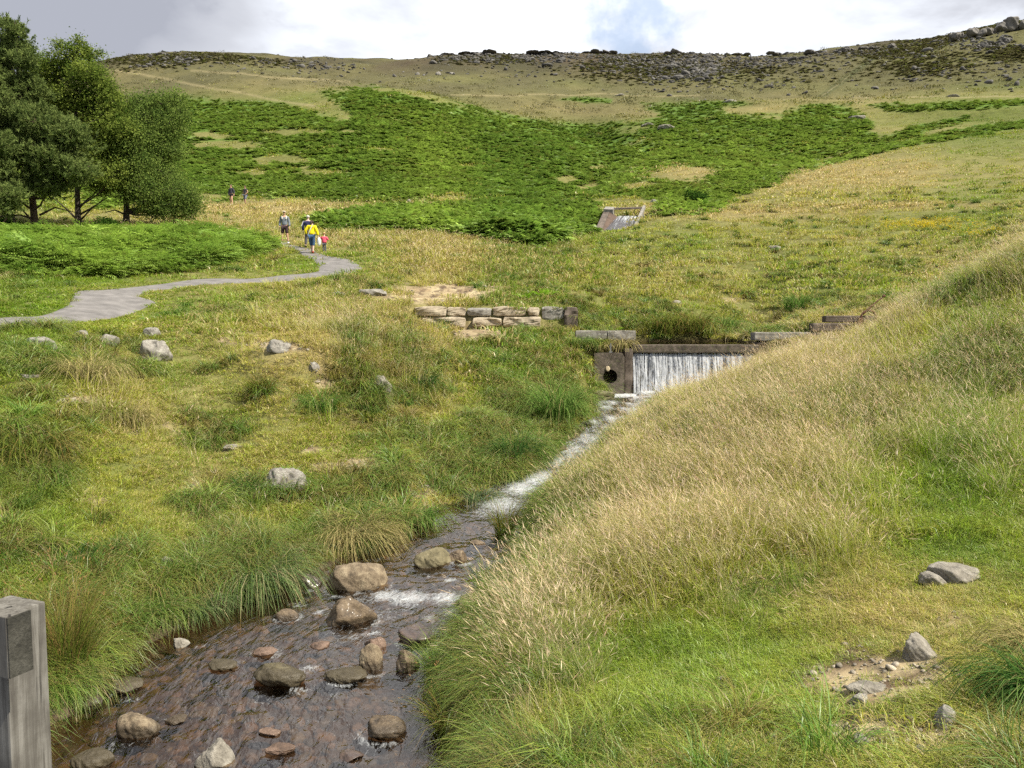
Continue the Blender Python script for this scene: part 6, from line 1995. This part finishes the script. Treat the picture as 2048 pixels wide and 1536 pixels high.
def P_(nm, kc, infl, col):
    return (nm, kc[0], kc[1], infl, col)


SK = (.55, .32, .22)
tj, sh = torso(1.0), torso(0.4)


def straps(root, J):
    for sx_ in (-1, 1):
        V, Fc = tube_np([(.10 * sx_, -.13, 1.30), (.115 * sx_, -.10, 1.42), (.11 * sx_, .02, 1.48), (.10 * sx_, .12, 1.40)], [.026] * 4, 8)
        link('shoulder_strap', mesh_np('shoulder_strap', V, Fc, None, True), flat_mat('pale_strap', (.62, .60, .52), .8, .1), root)
    V, Fc = rock_np(3, (.26, .14, .40), .3, 3, .02)
    link('rucksack', mesh_np('rucksack', V, Fc, None, True), flat_mat('rucksack_cloth', (.55, .53, .45), .8, .1), root, (0, .19, 1.24))


figure(570, 489, None, 65, R(6), 'person in a tan cap, grey blue jacket and dark shorts standing facing us',
       dict(anL=(.17, .03, .09), toL=(.19, -.12, .035), knL=(.13, -.01, .49), anR=(-.17, .03, .09), toR=(-.22, -.11, .035), knR=(-.13, -.01, .49)),
       SK, [P_('jacket', tj, .022, (.16, .185, .22)), P_('shorts', legs(.88), .024, (.045, .022, .028)), P_('sock', sock('L'), .004, (.01, .01, .01)), P_('sock', sock('R'), .004, (.01, .01, .01)),
            P_('shoe', feet('L'), .012, (.8, .8, .8)), P_('shoe', feet('R'), .012, (.8, .8, .8))], cap=(.50, .42, .32), extra=straps)


def ponytail(root, J):
    hd = Vector(J['head'])
    V, Fc = tube_np([hd + Vector((0, .10, .06)), hd + Vector((.01, .16, -.02)), hd + Vector((.02, .16, -.18)), hd + Vector((.025, .15, -.36))], [.04, .05, .04, .012], 10)
    link('ponytail', mesh_np('ponytail', V, Fc, None, True), flat_mat('dark_brown_hair', (.035, .018, .012), .7, .3, 60), root)
    V, Fc = tube_np([(-.06, .115, 1.45), (.04, .15, 1.25), (.14, .13, 1.02), (.20, .10, .92)], [.018] * 4, 8)
    link('bag_strap', mesh_np('bag_strap', V, Fc, None, True), flat_mat('white_strap', (.75, .75, .75), .8, .05), root)


figure(624, 508, None, 66, R(180 + 4), 'person in a bright yellow jacket and blue cropped jeans walking away with a dark ponytail',
       dict(elR=(.33, .03, 1.16), wrR=(.25, -.1, 1.0), paR=(.22, -.13, .96), shR=(.17, 0, 1.40), shL=(-.17, 0, 1.40), elL=(-.28, .0, 1.14), wrL=(-.33, -.04, .92), paL=(-.345, -.05, .865),
            hiR=(.09, 0, .90), hiL=(-.09, 0, .90), knL=(-.08, -.05, .49), anL=(-.06, .05, .10), toL=(-.06, -.10, .035), knR=(.06, -.10, .50), anR=(.02, -.12, .12), toR=(.02, -.27, .05), chest=(0, -.04, 1.27), neckb=(0, -.07, 1.41), neck=(0, -.09, 1.49), chin=(0, -.12, 1.54), head=(0, -.12, 1.62), crown=(0, -.10, 1.69)),
       (.62, .42, .34), [P_('jacket', tj, .038, (.80, .66, .0)), P_('jeans', legs(.25, b='an'), .022, (.045, .10, .20)), P_('shoe', feet('L'), .012, (.50, .07, .05)), P_('shoe', feet('R'), .012, (.50, .07, .05))],
       hair=(.035, .018, .012), face=False, extra=ponytail)


def pinkhair(root, J):
    pass


wp = hit(649, 507)
figure(649, 507, None, 43, R(180 - 4), 'small child in a pink coat and grey leggings with blond curls held by the hand',
       dict(head=(0, -.01, 1.55), crown=(0, 0, 1.66), chin=(0, -.02, 1.44), neck=(0, 0, 1.36), neckb=(0, 0, 1.28), chest=(0, 0, 1.12), waist=(0, 0, .94), pelvis=(0, 0, .78), hiL=(.09, 0, .72), hiR=(-.09, 0, .72), knL=(.08, 0, .40), knR=(-.08, -.02, .40), anL=(.08, .02, .10), anR=(-.07, .0, .10), toL=(.09, -.14, .04), toR=(-.07, -.16, .04),
            shL=(.15, 0, 1.24), elL=(.30, .0, 1.14), wrL=(.34, -.06, 1.28), paL=(.345, -.07, 1.33), shR=(-.15, 0, 1.24), elR=(-.28, 0, 1.10), wrR=(-.30, -.08, 1.02), paR=(-.30, -.1, .98)),
       (.6, .4, .3), [('coat', {('pelvis', 'knL', .0): .05, 'waist': .05, 'chest': .02, 'neckb': .01, 'shL': .01, 'elL': .01, ('elL', 'wrL', .9): .01, 'shR': .01, 'elR': .01, ('elR', 'wrR', .9): .01},
                       [(('pelvis', 'knL', .0), 'waist', 'chest', 'neckb'), ('neckb', 'shL', 'elL', ('elL', 'wrL', .9)), ('neckb', 'shR', 'elR', ('elR', 'wrR', .9))], .03, (.72, .09, .16)),
                      P_('leggings', legs(.9, b='an'), .006, (.10, .10, .13)), P_('shoe', feet('L'), .012, (.7, .7, .7)), P_('shoe', feet('R'), .012, (.3, .3, .32))],
       hair=(.50, .32, .15), face=False)


def stripe_(root, J):
    V, Fc = tube_np([Vector(J['shR']) + Vector((.045, .06, .05)), Vector(J['elR']) + Vector((.05, .06, .03))], [.02, .02], 8)
    link('sleeve_stripe', mesh_np('sleeve_stripe', V, Fc, None, True), flat_mat('white_stripe', (.75, .75, .75), .8, .05), root)


figure(617, 497, None, 64, R(180), 'person with thin grey hair in a navy jacket hidden behind the yellow jacket',
       dict(shL=(-.19, 0, 1.40), shR=(.19, 0, 1.40), elL=(-.27, 0, 1.14), elR=(.29, 0, 1.14), wrL=(-.27, -.06, .92), wrR=(.28, -.06, .92), paL=(-.27, -.07, .86), paR=(.28, -.07, .86), hiL=(-.09, 0, .9), hiR=(.09, 0, .9), knL=(-.11, -.08, .5), knR=(.11, .02, .5), anL=(-.12, -.08, .1), anR=(.12, .12, .12), toL=(-.12, -.25, .04), toR=(.12, -.03, .04)),
       (.62, .42, .34), [P_('jacket', tj, .03, (.025, .03, .10)), P_('trousers', legs(.9, b='an'), .02, (.06, .06, .07)), P_('shoe', feet('L'), .012, (.05, .05, .05)), P_('shoe', feet('R'), .012, (.05, .05, .05))],
       hair=(.50, .47, .42), face=False, extra=stripe_)
figure(463, 411, None, 40, R(-20), 'left of two distant walkers, in a dark top and black shorts with white shoes',
       dict(elL=(.27, .06, 1.15), wrL=(.30, .0, .93), paL=(.30, -.02, .87), anL=(.20, -.10, .09), toL=(.22, -.26, .035), knL=(.15, -.12, .5), anR=(-.14, .10, .10), toR=(-.15, -.05, .035)),
       SK, [P_('top', tj, .018, (.035, .035, .05)), P_('shorts', legs(.45), .02, (.012, .012, .015)), P_('shoe', feet('L'), .012, (.8, .8, .8)), P_('shoe', feet('R'), .012, (.8, .8, .8))],
       hair=(.10, .06, .04), group='distant walkers by the bracken')
figure(491, 411, None, 38, R(-30), 'right of two distant walkers, in a dark vest and grey blue knee shorts',
       dict(elL=(.28, .06, 1.16), wrL=(.22, -.1, 1.02), paL=(.20, -.13, .98), elR=(-.28, .0, 1.15), wrR=(-.34, -.08, .95), paR=(-.35, -.1, .90), anL=(.16, -.10, .09), toL=(.18, -.26, .035), knL=(.13, -.12, .5), anR=(-.12, .12, .12), toR=(-.13, -.03, .035)),
       (.42, .25, .17), [P_('vest', sh, .018, (.05, .05, .06)), P_('shorts', legs(1.0), .022, (.13, .15, .19)), P_('shoe', feet('L'), .012, (.04, .04, .04)), P_('shoe', feet('R'), .012, (.04, .04, .04))],
       hair=(.08, .05, .03), group='distant walkers by the bracken')
# white carrier bag in the yellow-jacketed walker's right hand
p = hit(624, 508)
V, Fc = rock_np(12, (.20, .12, .42), .25, 3, .06)
o = link('carrier_bag', mesh_np('carrier_bag', V, Fc, None, True), flat_mat('white_plastic', (.80, .82, .85), .5, .06), None, (p.x + 0.37, p.y + .02, p.z + 0.62))
tag(o, 'white carrier bag hanging from the hand of the yellow jacket walker', 'bag')
